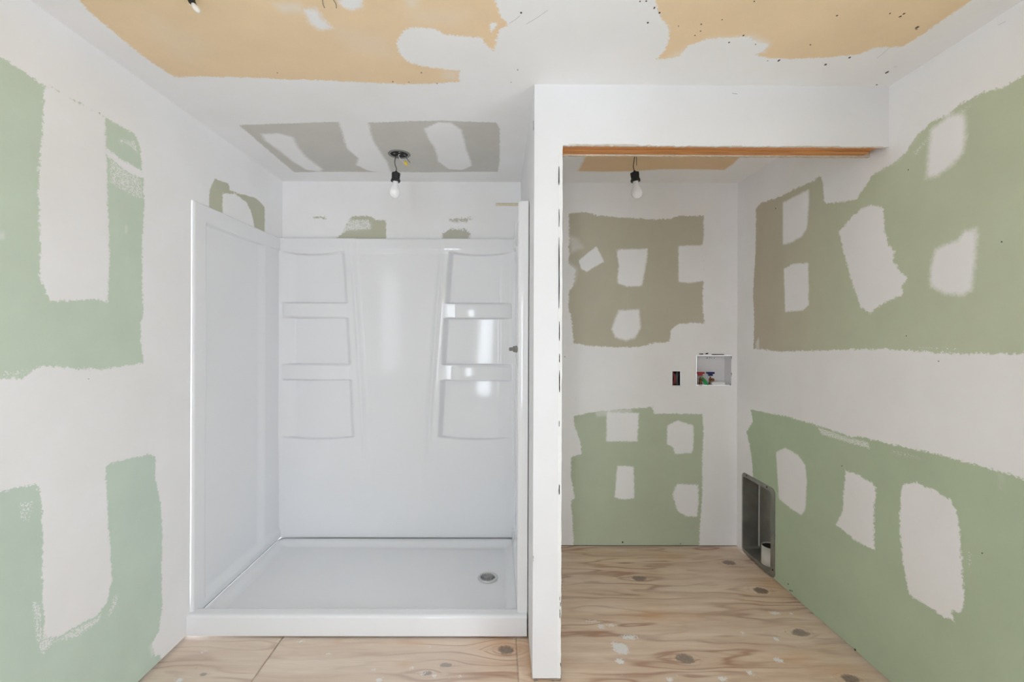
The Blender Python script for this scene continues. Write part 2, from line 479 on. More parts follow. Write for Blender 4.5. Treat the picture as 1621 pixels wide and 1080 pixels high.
s.coat([(414, 212), (442, 211), (464, 217), (472, 233), (483, 247), (511, 268), (506, 271), (486, 269), (464, 256), (439, 236), (419, 222)], 0.03, 0.004)
s.coat([(536, 190), (583, 190), (586, 208), (592, 225), (603, 242), (614, 258), (619, 275), (583, 270), (564, 261), (567, 250), (550, 236), (543, 214)], 0.02, 0.006)
s.coat([(672, 203), (694, 193), (714, 194), (731, 206), (737, 231), (747, 262), (733, 269), (711, 268), (694, 256), (689, 236), (678, 219)], 0.02, 0.005)
s.coat([(480, 14), (500, 12), (513, 30), (527, 44), (505, 47), (490, 36)], 0.03, 0.006)
s.coat([(533, -4), (574, -4), (572, 13), (555, 16), (540, 9)], 0.02, 0.005)
s.coat([(775, 35), (789, 35), (782, 47), (776, 52)], 0.006, 0.004)
s.thin([(433, 6), (475, 5), (480, 20), (445, 19)], 0.55); s.thin([(640, -5), (661, -5), (661, 12), (648, 14)], 0.5)
s.thin([(700, 112), (726, 113), (724, 126), (702, 125)], 0.35); s.thin([(520, 40), (600, 60), (620, 90), (560, 80)], 0.22, 0.06)
s.thin([(230, 20), (330, 70), (300, 100), (240, 60)], 0.14, 0.06); s.thin([(640, 12), (740, 20), (720, 40), (650, 34)], 0.2, 0.04)
s.thin([(1120, 62), (1190, 56), (1219, 68), (1210, 84), (1160, 80)], 0.75, 0.02)
s.thin([(1055, 92), (1095, 70), (1110, 80), (1075, 96)], 0.4, 0.02)
ceiling = s.build()

# ---- left wall (the shower alcove cuts a hole in its board)
PT = 1.980                                        # top of the shower panels
s = Surf('wall_left', 'left', span((YR, 0.9, 0.1), (0.9, 1.0, 0.02), (1.0, YS + 0.022, 0.009), (YS + 0.022, YB, 0.009)), span((0.011, PT - 0.004, 0.009), (PT - 0.004, H, 0.009)))
s.bare([(0, 90), (25, 104), (67, 134), (80, 137), (166, 186), (214, 212), (222, 231), (226, 278), (229, 322), (225, 375), (225, 448), (227, 500), (222, 511), (224, 552), (228, 575),
        (207, 578), (163, 585), (107, 583), (67, 578), (48, 589), (35, 600), (0, 598), (-1000, 660), (-1000, -600)], GREEN_L, 0.004, 0.006)
s.bare([(-1000, 1088), (0, 778), (56, 767), (65, 778), (67, 847), (67, 921), (69, 976), (70, 1008), (89, 1010), (122, 991), (152, 976), (170, 954), (177, 917), (174, 865), (171, 828),
        (167, 739), (174, 734), (237, 719), (246, 724), (246, 761), (254, 795), (257, 836), (256, 902), (257, 958), (252, 999), (240, 1020), (246, 1038), (254, 1037), (255, 1060),
        (215, 1110), (-1000, 2400)], GREEN_L2, 0.004, 0.005)
s.bare([(330, 345), (332, 299), (340, 283), (362, 291), (364, 302), (384, 308), (406, 314), (419, 328), (419, 372)], OLIVE, 0.006, 0.004)
s.coat([(70, 140), (80, 137), (166, 186), (168, 240), (170, 300), (171, 340), (173, 380), (173, 415), (171, 450), (170, 478), (150, 474), (125, 475), (80, 477), (72, 462), (64, 440),
        (64, 400), (62, 340), (61, 300), (63, 250), (68, 180)], 0.004, 0.006)
s.coat([(352, 306), (372, 307), (390, 320), (397, 334), (401, 350), (403, 362), (352, 340)], 0.005, 0.004)
s.coat([(168, 234), (195, 254), (224, 270), (228, 284), (205, 274), (168, 246)], 0.006, 0.006, raised=False)
s.stipple([(172, 248), (226, 285), (228, 320), (195, 305), (172, 290)], 0.5)
s.stipple([(187, 218), (215, 222), (222, 250), (208, 234), (187, 226)], 0.55)
s.stipple([(48, 940), (66, 960), (70, 1002), (90, 1010), (125, 990), (152, 977), (165, 960), (158, 985), (120, 1012), (85, 1020), (64, 1044), (54, 1010)], 0.55)
s.stipple([(27, 793), (56, 790), (50, 820), (45, 836), (30, 822)], 0.45)
s.stipple([(0, 584), (60, 580), (40, 600), (0, 602)], 0.4)
s.thin([(236, 1022), (253, 1010), (247, 1030), (240, 1040)], 0.7, 0.01)
s.stipple([(208, 824), (243, 814), (243, 819), (210, 828)], 0.45)
s.stipple([(180, 940), (190, 938), (188, 952), (176, 978), (168, 978)], 0.5)
for (u, v) in ((200, 362), (201, 412)): s.thin([(u - 1, v - 6), (u + 1, v - 6), (u + 1, v + 6), (u - 1, v + 6)], 0.6, 0.004)
s.thin([(-2, 368), (6, 368), (6, 378), (-2, 378)], 0.7, 0.006)
wall_left = s.build(holes=[(-0.6, 0.45, 0.9, 2.15), (YS + 0.022, YB + 1, -1, PT - 0.004)])  # first hole: opening added behind the camera to let in fill daylight

# ---- right wall with the hole for the dryer vent box
VY0, VY1, VZ0, VZ1 = 2.563, 2.862, 0.030, 0.490
s = Surf('wall_right', 'right', span((YR, 0.9, 0.1), (0.9, 1.0, 0.02), (1.0, VY0, 0.009), (VY0, VY1, 0.009), (VY1, YB, 0.009)), span((0.011, VZ0, 0.0065), (VZ0, VZ1, 0.009), (VZ1, H, 0.009)))
warm_cast = lambda U, V: sstep(1.7, 2.75, U)  # closet's warm light cast painted into the board: browner towards the back wall
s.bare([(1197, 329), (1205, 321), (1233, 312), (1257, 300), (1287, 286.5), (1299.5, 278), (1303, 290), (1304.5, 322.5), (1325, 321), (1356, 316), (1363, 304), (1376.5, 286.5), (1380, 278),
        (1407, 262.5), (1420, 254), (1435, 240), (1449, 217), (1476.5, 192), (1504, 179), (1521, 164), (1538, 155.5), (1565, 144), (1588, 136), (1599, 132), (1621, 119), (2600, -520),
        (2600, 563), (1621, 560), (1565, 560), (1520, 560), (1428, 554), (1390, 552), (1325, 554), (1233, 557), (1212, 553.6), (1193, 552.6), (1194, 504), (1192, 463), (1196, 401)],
       GREEN_R, 0.005, 0.006, (warm_cast, (0.54, 0.49, 0.395)))
s.thin([(1360, 250), (1412, 228), (1450, 214), (1425, 250), (1380, 276), (1365, 276)], 0.6, 0.02)
s.bare([(1188, 648), (1256, 662.6), (1299, 675), (1341, 690), (1375, 694.5), (1426, 707), (1494.5, 722), (1533, 733), (1621, 758), (2600, 1025), (2600, 2700), (1400, 1150), (1230, 990),
        (1192, 930), (1192, 770), (1191, 735), (1187, 705), (1181.6, 684), (1192, 667)], GREEN_R2, 0.005, 0.006)
for p, so, am in (([(1239.5, 321), (1280.6, 300), (1281, 319), (1277, 363.5), (1270, 374), (1253, 384), (1239.5, 387.5)], 0.018, 0.003),
              ([(1241, 425), (1256.6, 418), (1279.6, 416.6), (1280.6, 483), (1270, 492), (1243, 493.7)], 0.012, 0.004),
              ([(1328.5, 368.7), (1349, 343), (1376.5, 324), (1399, 329), (1400, 367), (1407, 387.5), (1417, 398), (1414, 411.5), (1421, 425), (1436, 440.6), (1428, 452.6), (1429.6, 466),
                (1397, 481.7), (1376.5, 497), (1363, 485), (1349, 449), (1340.5, 415), (1334, 394)], 0.006, 0.007),
              ([(1481, 394), (1500, 386), (1517, 380.7), (1527, 365), (1546, 362), (1546, 394), (1539, 459.5), (1527, 466), (1496, 466), (1472, 452.6), (1474, 422)], 0.025, 0.004),
              ([(1474, 205.6), (1504, 183), (1526.6, 178), (1529, 217), (1524, 244), (1504, 264), (1485, 278), (1467, 282), (1470, 244)], 0.03, 0.004),
              ([(1228.5, 716), (1243, 709), (1262.5, 720), (1274.5, 735), (1277.5, 760.5), (1275, 807), (1269, 816), (1252, 805), (1233, 790), (1230.6, 748)], 0.012, 0.003),
              ([(1339, 745.6), (1362.6, 754), (1388, 771), (1384, 803), (1384, 871), (1358, 858), (1324, 831), (1335, 807), (1335, 782)], 0.006, 0.007),
              ([(1426.5, 767), (1452, 765), (1477.5, 775), (1503, 790), (1514, 807), (1520, 850), (1524, 897), (1526.5, 960.6), (1520, 971), (1506, 968), (1512, 986), (1469, 960.6), (1439, 941),
                (1428.6, 884), (1424, 833)], 0.005, 0.006)):
    s.coat(p, so, am)
s.stipple([(1290, 672), (1340, 690), (1375, 698), (1380, 714), (1340, 702), (1300, 690)], 0.55)
s.stipple([(1408, 708), (1470, 722), (1466, 734), (1410, 722)], 0.36)
s.stipple([(1528, 855), (1542, 880), (1538, 918), (1528, 895)], 0.4)
s.stipple([(1440, 245), (1480, 200), (1540, 160), (1545, 166), (1490, 205), (1450, 250)], 0.42)
s.stipple([(1520, 548), (1450, 546), (1430, 553), (1520, 560)], 0.4)
s.thin([(1583, 750), (1587, 752), (1586, 772), (1583, 772)], 0.5, 0.004)
s.thin([(1196, 544), (1201, 534), (1202, 552), (1197, 554)], 0.7, 0.006)
wall_right = s.build(holes=[(-0.6, 0.6, 0.2, 2.2), (VY0, VY1, VZ0, VZ1)])  # first hole: unseen window opening, added to light the left wall

# ---- back wall with the holes for the washer box and the outlet
wb0, wb1 = at(1102.5, 610, 'back'), at(1158, 563, 'back')
ob0, ob1 = at(1064.5, 611, 'back'), at(1077, 588, 'back')
WX0, WX1, WZ0, WZ1 = wb0.x, wb1.x, wb0.z, wb1.z
OX0, OX1, OZ0, OZ1 = ob0.x, ob1.x, ob0.z, ob1.z
zs = sorted([WZ0, WZ1, OZ0, OZ1])
s = Surf('wall_back', 'back', span((XL, OX0, 0.009), (OX0, OX1, 0.009), (OX1, WX0, 0.009), (WX0, WX1, 0.009), (WX1, XR, 0.009)),
         span((0.011, zs[0], 0.009), (zs[0], zs[1], 0.009), (zs[1], zs[2], 0.009), (zs[2], zs[3], 0.009), (zs[3], H, 0.009)))
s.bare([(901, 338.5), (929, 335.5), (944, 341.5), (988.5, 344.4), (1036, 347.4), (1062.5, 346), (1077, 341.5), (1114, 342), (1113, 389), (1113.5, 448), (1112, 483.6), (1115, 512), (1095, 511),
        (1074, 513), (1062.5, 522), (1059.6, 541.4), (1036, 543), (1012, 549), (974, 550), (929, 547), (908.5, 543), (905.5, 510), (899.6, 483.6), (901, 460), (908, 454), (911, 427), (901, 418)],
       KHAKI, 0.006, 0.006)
s.bare([(908, 659), (942, 652), (978.4, 648.4), (1032.6, 645), (1036, 655.6), (1112, 655.6), (1114, 684.5), (1111.3, 728), (1112, 775), (1108.4, 829), (1106.6, 865), (1106, 900), (907, 900),
        (908, 854), (906, 825), (904, 793), (910, 789), (904, 757), (904, 724), (920.6, 719), (919, 699), (910, 677)], GREEN_B2, 0.006, 0.005)
s.bare([(556, 342.6), (587, 342.6), (595, 348.7), (611, 348.7), (611, 386), (535.5, 386), (526, 381), (541, 370), (548.5, 357)], OLIVE, 0.005, 0.006)
s.bare([(713, 361.6), (735, 362.6), (744.7, 368), (738, 386), (697, 386), (702, 370)], (0.52, 0.51, 0.44), 0.012, 0.011)
s.bare([(709.5, 347.8), (748, 344), (740, 351), (719, 351.5)], (0.52, 0.51, 0.44), 0.012, 0.011)
s.bare([(497, 343), (515, 344), (514, 347), (498, 346)], OLIVE, 0.004, 0.010)
s.coat([(916, 412.6), (944, 390), (956.5, 414), (929, 430), (920, 426)], 0.012, 0.002)
s.coat([(976, 395), (1025.5, 394), (1022.5, 418.5), (1016.6, 452.5), (991.4, 454), (976.6, 448), (979.6, 421)], 0.016, 0.004)
s.coat([(1074, 389.5), (1114.7, 388), (1113.5, 445), (1092, 448), (1074, 446.6)], 0.012, 0.003)
s.coat([(979.6, 491), (1012, 490), (1013.7, 519), (1006, 534), (991.4, 540), (973.7, 534), (967.7, 520.7)], 0.022, 0.004)
s.coat([(960, 652), (1011, 654), (1009, 699), (960, 699)], 0.012, 0.004)
s.coat([(1056, 673.7), (1072, 666), (1097.6, 673.7), (1098, 699), (1096, 717), (1068.7, 719), (1065, 708), (1056, 702.6)], 0.012, 0.004)
s.coat([(977, 737), (1003, 738.7), (1004.4, 789), (985.6, 791), (973, 787.5)], 0.010, 0.003)
s.coat([(1072, 766), (1105, 767.6), (1106.6, 793), (1103, 818), (1087, 818), (1072, 809), (1065, 782)], 0.012, 0.005)
s.thin([(901, 374), (915, 378), (923, 392), (905, 400)], 0.55, 0.02); s.thin([(901, 415), (914, 425), (911, 448), (901, 455)], 0.6, 0.02)
s.thin([(940, 648), (1000, 648), (1000, 656), (945, 660)], 0.6, 0.01)
s.stipple([(546, 345), (585, 347), (590, 364), (552, 366), (530, 378), (524, 372), (540, 358)], 0.55)
s.thin([(548, 352), (588, 352), (588, 362), (552, 366)], 0.3, 0.02)
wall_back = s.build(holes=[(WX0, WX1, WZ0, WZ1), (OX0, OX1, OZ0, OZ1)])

# sole plates: framing painted near black for the shade under the board's edge
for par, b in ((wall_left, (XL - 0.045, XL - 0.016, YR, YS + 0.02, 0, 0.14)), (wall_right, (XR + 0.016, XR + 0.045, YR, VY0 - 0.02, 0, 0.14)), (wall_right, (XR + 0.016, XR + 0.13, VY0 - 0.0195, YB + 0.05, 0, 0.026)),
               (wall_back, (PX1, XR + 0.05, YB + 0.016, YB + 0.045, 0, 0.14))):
    bm = bmesh.new(); box(bm, *b); obj('sole_plate', bm, M['gap_shade'], par)

# ---- rear: one stub of wall beside the opening the daylight comes through
rear = M['rear'] = plain('painted_rear_wall', MUD, 0.8, var=0.02)
bm = bmesh.new(); box(bm, -0.187, XR + 0.05, -0.75, -0.65, 0.0, H)
tag(obj('wall_jamb', bm, rear), kind='structure')
bm = bmesh.new(); wx0, wx1, wz0, wz1 = -1.05, -0.79, 0.2, 2.0          # the far wall with its tall window
box(bm, XL - 0.05, wx0, YR - 0.10, YR, 0, H); box(bm, wx1, XR + 0.05, YR - 0.10, YR, 0, H); box(bm, wx0, wx1, YR - 0.10, YR, 0, wz0); box(bm, wx0, wx1, YR - 0.10, YR, wz1, H)
tag(obj('wall_rear', bm, rear), kind='structure')

# ------------------------------------------------------------------ floor: plywood sheets on a dark deck
bm = bmesh.new(); box(bm, XL - 0.10, XR + 0.10, YR - 0.1, YB + 0.10, -0.06, -0.019)
floor = tag(obj('floor', bm, M['dark']), kind='structure')
def fl(u, v):
    p = at(u, v, 'floor'); return p.x, p.y
J1, J2 = fl(420, 1048)[0], fl(819.5, 1045)[0]
KNOTS = [(1012, 916, 11, 4.5, .012), (1204, 935, 12, 5, .014), (1154, 891, 11, 4, .012), (1266, 1002, 14, 6, .016), (1084.5, 1043, 15, 8, .02), (1347, 1075, 16, 7, .02), (801, 1029, 13, 7, .05),
         (676, 1066, 9, 4, .035), (706, 1053, 9, 4, .012), (322, 1068, 6, 3, .006), (310, 1057, 2, 2, .003)]
SPLASH = [(951, 992, 5, 3), (937, 984, 9, 1.2), (968, 990, 6, 2), (996, 1009, 12, 3.5), (983, 1027, 12, 9), (974, 1022, 5, 6), (981, 1047, 7, 4), (1226, 971, 7, 2.5), (1253, 972, 3, 1.5), (1176, 1002, 3, 1.5),
          (1229, 1012, 4, 3), (1232, 1045, 7, 4), (1188, 1066, 5, 4), (1144, 1075, 6, 4), (1060, 1076, 5, 3), (679, 1025, 1.6, 1.2), (674, 1065, 1.6, 1.5), (688, 1070, 4, 3), (728, 1071, 2, 1.5), (600, 1077, 5, 4),
          (652, 1058, 3, 2.5), (284, 1077, 6, 3.5), (322, 1032, 3, 1.5), (592, 1061, 2, 1.5), (668, 1068, 2, 1.5), (476, 1015, 4, 1.5), (520, 1036, 4, 1.5)]
ORANGE = [(650, 1018, 60, 6), (534, 1017, 8, 4), (640, 1052, 16, 5), (840, 1050, 20, 40), (800, 1020, 60, 14), (1050, 975, 60, 8), (1250, 1040, 50, 10), (1230, 925, 20, 12), (1330, 1060, 40, 12), (1060, 880, 30, 6)]
def sheet(x0, x1, y0, y1, off):
    us = span((x0, x1, 0.009)); vs = span((y0, 1.6, 0.1), (1.6, y1, 0.008)) if y1 > 1.6 else span((y0, y1, 0.1))
    U, V = np.meshgrid(us, vs, indexing='ij')
    warp = np.zeros(U.shape); kr = np.full(U.shape, 9.0); spl = np.full(U.shape, -0.05)
    def ell(u, v, a, b):
        x, y = fl(u, v); x2, _ = fl(u + a, v); _, y2 = fl(u, v - b)
        return x, y, abs(x2 - x), abs(y2 - y)
    for u, v, a, b, w in KNOTS:
        x, y, sx, sy = ell(u, v, a, b)
        q = np.sqrt(((U - x) / sx) ** 2 + ((V - y) / sy) ** 2)
        kr = np.minimum(kr, q)
        warp += np.sign(V - y) * w * 2.2 * np.exp(-(((U - x) / (sx * 2.6)) ** 2 + ((V - y) / (sy * 2.2)) ** 2)) * -1
    for u, v, a, b in SPLASH:
        x, y, sx, sy = ell(u, v, a, b)
        q = 1 - np.sqrt(((U - x) / sx) ** 2 + ((V - y) / sy) ** 2)
        spl = np.maximum(spl, q * min(sx, sy) * 0.8)
    org = np.zeros(U.shape)
    for u, v, a, b in ORANGE:
        x, y, sx, sy = ell(u, v, a, b)
        org = np.maximum(org, np.exp(-(((U - x) / sx) ** 2 + ((V - y) / sy) ** 2)))
    scuff = np.clip(0.75 * sstep(0.25, -0.2, U) * (1 - 0.7 * sstep(-0.25, 0.05, U)), 0, 1)
    P = np.stack([U, V, U * 0], -1)
    me = grid_mesh('plywood_sheet', P, None, {'knot': np.stack([warp, kr, spl], -1), 'stain': np.stack([org, scuff, np.full(U.shape, off)], -1)})
    # edges give the sheet its thickness
    bm = bmesh.new(); bm.from_mesh(me)
    r = bmesh.ops.extrude_edge_only(bm, edges=[e for e in bm.edges if len(e.link_faces) == 1])
    bmesh.ops.translate(bm, verts=[g for g in r['geom'] if isinstance(g, bmesh.types.BMVert)], vec=(0, 0, -0.0185))
    bm.to_mesh(me); bm.free()
    return link('plywood_sheet', me, M['plywood'], floor)
sheet(XL - 0.04, J1 - 0.003, YR, YB + 0.04, 0.31)
sheet(J1 + 0.003, J2 - 0.0003, YR, YB + 0.04, 1.70)
sheet(J2 + 0.0003, XR + 0.04, YR, YB + 0.04, 4.05)

# ------------------------------------------------------------------ partition end wall and closet header
def plain_board(name, boxes, parent=None, jag=None):
    bm = bmesh.new()
    for b in boxes: box(bm, *b)
    if jag: jag(bm)
    return obj(name, bm, M['coated'], parent)
def coated():
    t = NT('compound_coat'); pos = t.coord()
    n = t.noise(pos, 2.6, 4.0, 0.6)
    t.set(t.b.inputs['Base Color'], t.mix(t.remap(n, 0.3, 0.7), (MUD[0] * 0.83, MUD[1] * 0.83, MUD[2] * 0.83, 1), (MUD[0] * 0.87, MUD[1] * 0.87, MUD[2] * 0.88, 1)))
    t.b.inputs['Roughness'].default_value = 0.72; t.b.inputs['Specular IOR Level'].default_value = 0.25
    t.bump(t.math('ADD', t.noise(pos, 9.0, 3.0), t.math('MULTIPLY', t.noise(pos, 70.0, 4.0), 0.15)), 0.3, 0.0016)
    return t.m
M['coated'] = coated()
def ragged_skin(bm, x0, x1, y0, y1, zb, zt, n, jit, rnd):
    """A board skin whose lower edge is torn."""
    xs = [x0 + (x1 - x0) * i / n for i in range(n + 1)]
    zb_ = [zb + (rnd.uniform(-jit, jit) if rnd.random() < 0.6 else 0) for _ in xs]
    f = [bm.verts.new((x, y0, z)) for x, z in zip(xs, zb_)]; g = [bm.verts.new((x, y1, z + 0.001)) for x, z in zip(xs, zb_)]
    ft = [bm.verts.new((x, y0, zt)) for x in xs]; gt = [bm.verts.new((x, y1, zt)) for x in xs]
    for i in range(n):
        bm.faces.new((f[i], f[i + 1], ft[i + 1], ft[i])); bm.faces.new((g[i + 1], g[i], gt[i], gt[i + 1])); bm.faces.new((f[i + 1], f[i], g[i], g[i + 1]))
    for a in (0, n): bm.faces.new((f[a], ft[a], gt[a], g[a]))
rnd = random.Random(3)
bm = bmesh.new()
box(bm, PX0, PX1, YP, YB, 0.010, H)
ragged_skin(bm, PX1, XR, YP, YP + 0.0127, HZ, H, 150, 0.0022, rnd)
partition = tag(obj('wall_partition', bm, M['coated']), kind='structure')
bm = bmesh.new(); ragged_skin(bm, PX1, XR - 0.002, YP + 0.092, YP + 0.104, HZ - 0.004, H, 110, 0.0018, rnd); obj('closet_side_board', bm, M['cream'], partition, 'torn cream edge of the board behind the header')
bm = bmesh.new(); box(bm, PX0 + 0.012, PX1 - 0.012, YP + 0.012, YB - 0.01, 0.0, 0.012); obj('sole_plate', bm, M['gap_shade'], partition)
for (ya, yb, dz) in ((YP + 0.0140, YP + 0.0490, 0.004), (YP + 0.0550, YP + 0.091, 0.0015)):
    bm = bmesh.new()
    box(bm, PX1 + 0.002, XR - 0.030, ya, yb, HZ + dz, HZ + 0.16)
    obj('header_plank', bm, M['lumber'] if dz < 0.002 else M['lumber_pale'], partition, bevel=0.0015, seg=1)
# corner bead down the opening's edge, and the slits where it shows through
bm = bmesh.new()
zsn = [0.012 + (HZ - 0.012) * i / 90 for i in range(91)]
L, R_, Rb = [], [], []
for i, z in enumerate(zsn):
    j = rnd.uniform(-0.0012, 0.0012)
    L.append(bm.verts.new((PX1 - 0.014, YP - 0.0002, z))); R_.append(bm.verts.new((PX1 + 0.0012 + j, YP - 0.0016, z))); Rb.append(bm.verts.new((PX1 + 0.0014 + j * 0.5, YP + 0.016, z)))
for i in range(90):
    bm.faces.new((L[i], R_[i], R_[i + 1], L[i + 1])); bm.faces.new((R_[i], Rb[i], Rb[i + 1], R_[i + 1]))
obj('corner_bead', bm, M['bead'], partition, 'chipped white corner bead along the opening')
bm = bmesh.new()
def shard(bm, pts, y=YP - 0.0012, d=0.001):
    a = [bm.verts.new((p.x, y, p.z)) for p in pts]; b = [bm.verts.new((p.x, y + d, p.z)) for p in pts]
    bm.faces.new(a)
    for i in range(len(a)): bm.faces.new((a[i], a[(i + 1) % len(a)], b[(i + 1) % len(a)], b[i]))
for (x, y0, y1, w) in ((884.8, 264, 293, 1.3), (885, 331, 359, 1.2), (884.9, 376, 488, 1.5), (885.4, 509, 540, 1.2), (885.8, 560, 574, 1.5), (885.7, 586, 621, 1.4), (885.2, 666, 676, .9), (885.2, 767, 783, 1.4),
                       (886, 944, 951, .7), (887, 953, 960, .9), (886.2, 964, 979, 1.0), (887.3, 1049, 1055, .9), (887.8, 1068, 1077, .7), (844.2, 190, 207, .5), (844.2, 880, 889, .3)):
    n = 6; a, b = [], []
    for i in range(n + 1):
        v = y0 + (y1 - y0) * i / n; ww = w * (0.35 if i in (0, n) else rnd.uniform(0.7, 1.1))
        a.append(at(x - ww / 2 + rnd.uniform(-.2, .2), v, 'front')); b.append(at(x + ww / 2 + rnd.uniform(-.2, .2), v, 'front'))
    shard(bm, a + b[::-1], YP - 0.0022, 0.002)
tag(obj('bead_slit', bm, M['dark'], partition, 'dark slits where the corner bead shows'), kind='stuff')
bm = bmesh.new()
shard(bm, [at(*q, 'front') for q in ((845, 1074.5), (849, 1076), (853, 1078), (854, 1082), (845, 1084))])
shard(bm, [at(*q, 'front') for q in ((870, 1081), (874, 1077), (879, 1078), (887, 1077), (887, 1084), (868, 1084))])
tag(obj('torn_paper', bm, M['dim'], partition, 'torn grey board paper at the foot of the post'), kind='stuff')
bm = bmesh.new()
ys = [(983, 228.5), (989, 227.4), (993, 229), (1028, 228), (1033, 227.6)]
for (u, v, w, h) in ((1027, 230.6, 5, 1.3),):
    p = [at(u + w * math.cos(t), v + h * math.sin(t), 'front') for t in [k * math.pi / 5 for k in range(10)]]
    shard(bm, p)
for (u0, u1, v) in ((1240, 1330, 229.2), (1158, 1175, 229), (1335, 1398, 229.8), (900, 1010, 227.6)):
    n = 18; a = []; b = []
    for i in range(n + 1):
        u = u0 + (u1 - u0) * i / n; vv = v + (u - 890) * 0.004
        a.append(at(u, vv + 0.9 - rnd.uniform(-.1, 0.9), 'front')); b.append(at(u, vv + 2.0, 'front'))
    shard(bm, a + b[::-1], YP - 0.0008, 0.0006)
tag(obj('torn_paper', bm, M['cream'], partition, 'torn board paper along the header edge'), kind='stuff')

# ------------------------------------------------------------------ nail holes and specks
def specks(name, plane, items, parent, mat):
    bm = bmesh.new(); nrm = PLANES[plane][1]
    for (u, v, r, asp) in items:
        p = at(u, v, plane); a, b = frame_of(nrm); px = r * (p - Vector((0, 0, EYE))).length / F
        k = 9; ang = rnd.uniform(0, 3)
        vs = [p + nrm * 0.0012 + (a * math.cos(t) * asp + b * math.sin(t)) * px * rnd.uniform(0.7, 1.15) for t in [2 * math.pi * i / k for i in range(k)]]
        vs = [p + nrm * 0.0012 + (q - p - nrm * 0.0012) * 0.8 for q in vs]; top = [bm.verts.new(q) for q in vs]; bot = [bm.verts.new(q - nrm * 0.0011) for q in vs]
        bm.faces.new(top)
        for i in range(k): bm.faces.new((top[i], top[(i + 1) % k], bot[(i + 1) % k], bot[i]))
    return tag(obj(name, bm, mat, parent), kind='stuff')
specks('nail_hole', 'ceil', [(825, 20, 1.6, 1.3), (1025.5, 35.5, 1.5, 1.2), (819.5, 110.5, 1.1, 1), (809, 130, .8, 1), (667, 115, 1.2, 1.2), (622, 129, 1.1, 1.2), (647, 130, 1, 1), (692, 132, 1.1, 1.2), (439, 115, .9, 1),
    (1110, 38, 1.1, 1.2), (1143, 31, .9, 1), (1109, 49, 1, 1), (1100, 56, 1.1, 1), (1177, 56, 1.2, 1.4), (1154, 67, 1.2, 1.2), (1196, 70, .9, 1), (1233, 95.5, 1.6, 1.5), (1307, 102, 1.7, 1.3), (1345, 91, 1.4, 1.4),
    (1404, 114.5, 2.0, 1.5), (1388, 134, 1.1, 1), (1452, 43, 1.8, 1.4), (1451, 46, 1.0, 1), (1425, 26, 1.3, 1.2), (1431, 21.5, 1.2, 1.3), (1409, 21, 1.1, 1), (1325, 24.5, 1.2, 1), (1283, 70.5, 1.1, 1), (1215, 96, .8, 1),
    (1036, 12, 1.4, 1.8), (1044, 20, 1.5, 1.5), (1013, 2, 1.2, 1), (1023, 1.5, 1.3, 1), (1194, 2, 1, 1), (1074, 41, .8, 1), (558, 201, .5, 1), (446.5, 288.5, 1.2, 1)], ceiling, M['hole'])
specks('nail_hole', 'right', [(1228, 330, 1.2, 1), (1438, 269, .9, 1), (1435, 532, .9, 1), (1586, 383, 1, 1), (1333, 738, .9, 1), (1555, 876, .9, 1), (1354, 1029, 1.8, 1), (1248, 925, 1.1, 1), (1251, 935, 1.2, 1),
    (1254, 936, 1.1, 1), (1486, 572, .9, 1)], wall_right, M['hole'])
specks('nail_hole', 'back', [(985.5, 858.5, 1.7, 1), (1077, 861, .9, 1), (894, 565, 1, 1), (1088, 812, 1.4, 1)], wall_back, M['hole'])
specks('nail_hole', 'left', [(140, 600, .6, 1), (157, 179, .7, 1)], wall_left, M['hole'])
# pencil strokes and hairline cracks on the ceiling
bm = bmesh.new()
for a, b in (((806, 37), (824, 24)), ((833, 38), (867, 16)), ((1388, 92), (1408, 75)), ((1414, 106), (1421, 104.5)), ((1580, 40), (1592, 34))):
    pl = 'ceil' if a[0] < 1500 else 'right'
    pa, pb = at(*a, pl), at(*b, pl); n = PLANES[pl][1] * 0.0006
    tube(bm, [pa + n, (pa + pb) / 2 + n + Vector((0.002, 0.001, 0)) * (1 if pl == 'ceil' else 0), pb + n], 0.0004, 5)
tag(obj('scratch', bm, M['pencil'], ceiling), kind='stuff')
bm = bmesh.new(); pa, pb = at(1159, 148, 'front'), at(1167, 149, 'front')
tube(bm, [pa - Vector((0, .0006, 0)), pb - Vector((0, .0006, 0))], 0.0007, 5); obj('scratch', bm, M['dim'], partition)

# ------------------------------------------------------------------ shower stall
shower = thing('shower_stall', 'glossy white moulded shower stall with corner shelves and low curb', 'shower', (-0.63, 2.5, 0))
PBY = YB - 0.004                                     # back of the moulded back panel
SX0, SX1 = -1.436, 0.130
def pxX(u): return (u - CX) * (YB - 0.03) / F
def pxZ(v): return EYE - (v - CY) * (YB - 0.03) / F
# base pan
BZ, RIM, CURB = 0.034, 0.070, 0.100
us = span((SX0 + 0.03, SX1, 0.008)); vs = [YS, YS + 0.0005, YS + 0.002, YS + 0.005, YS + 0.009, YS + 0.014] + span((YS + 0.02, YB - 0.012, 0.008))
U, V = np.meshgrid(us, vs, indexing='ij')
x0, x1, y0, y1, rr = XL + 0.030, SX1 - 0.042, YS + 0.088, YB - 0.050, 0.055
cx_, cy_, hx, hy = (x0 + x1) / 2, (y0 + y1) / 2, (x1 - x0) / 2, (y1 - y0) / 2
qx, qy = np.abs(U - cx_) - hx + rr, np.abs(V - cy_) - hy + rr
dist = np.sqrt(np.maximum(qx, 0) ** 2 + np.maximum(qy, 0) ** 2) + np.minimum(np.maximum(qx, qy), 0) - rr
slope = 0.010 * np.clip(np.hypot(U + 0.05, V - 2.48) / 1.4, 0, 1)
Z = BZ + slope + (RIM - BZ - slope) * sstep(-0.055, 0.012, dist)
front = sstep(YS + 0.092, YS + 0.052, V)
Z = Z * (1 - front) + CURB * front
bev = np.clip((V - YS) / 0.014, 0, 1)
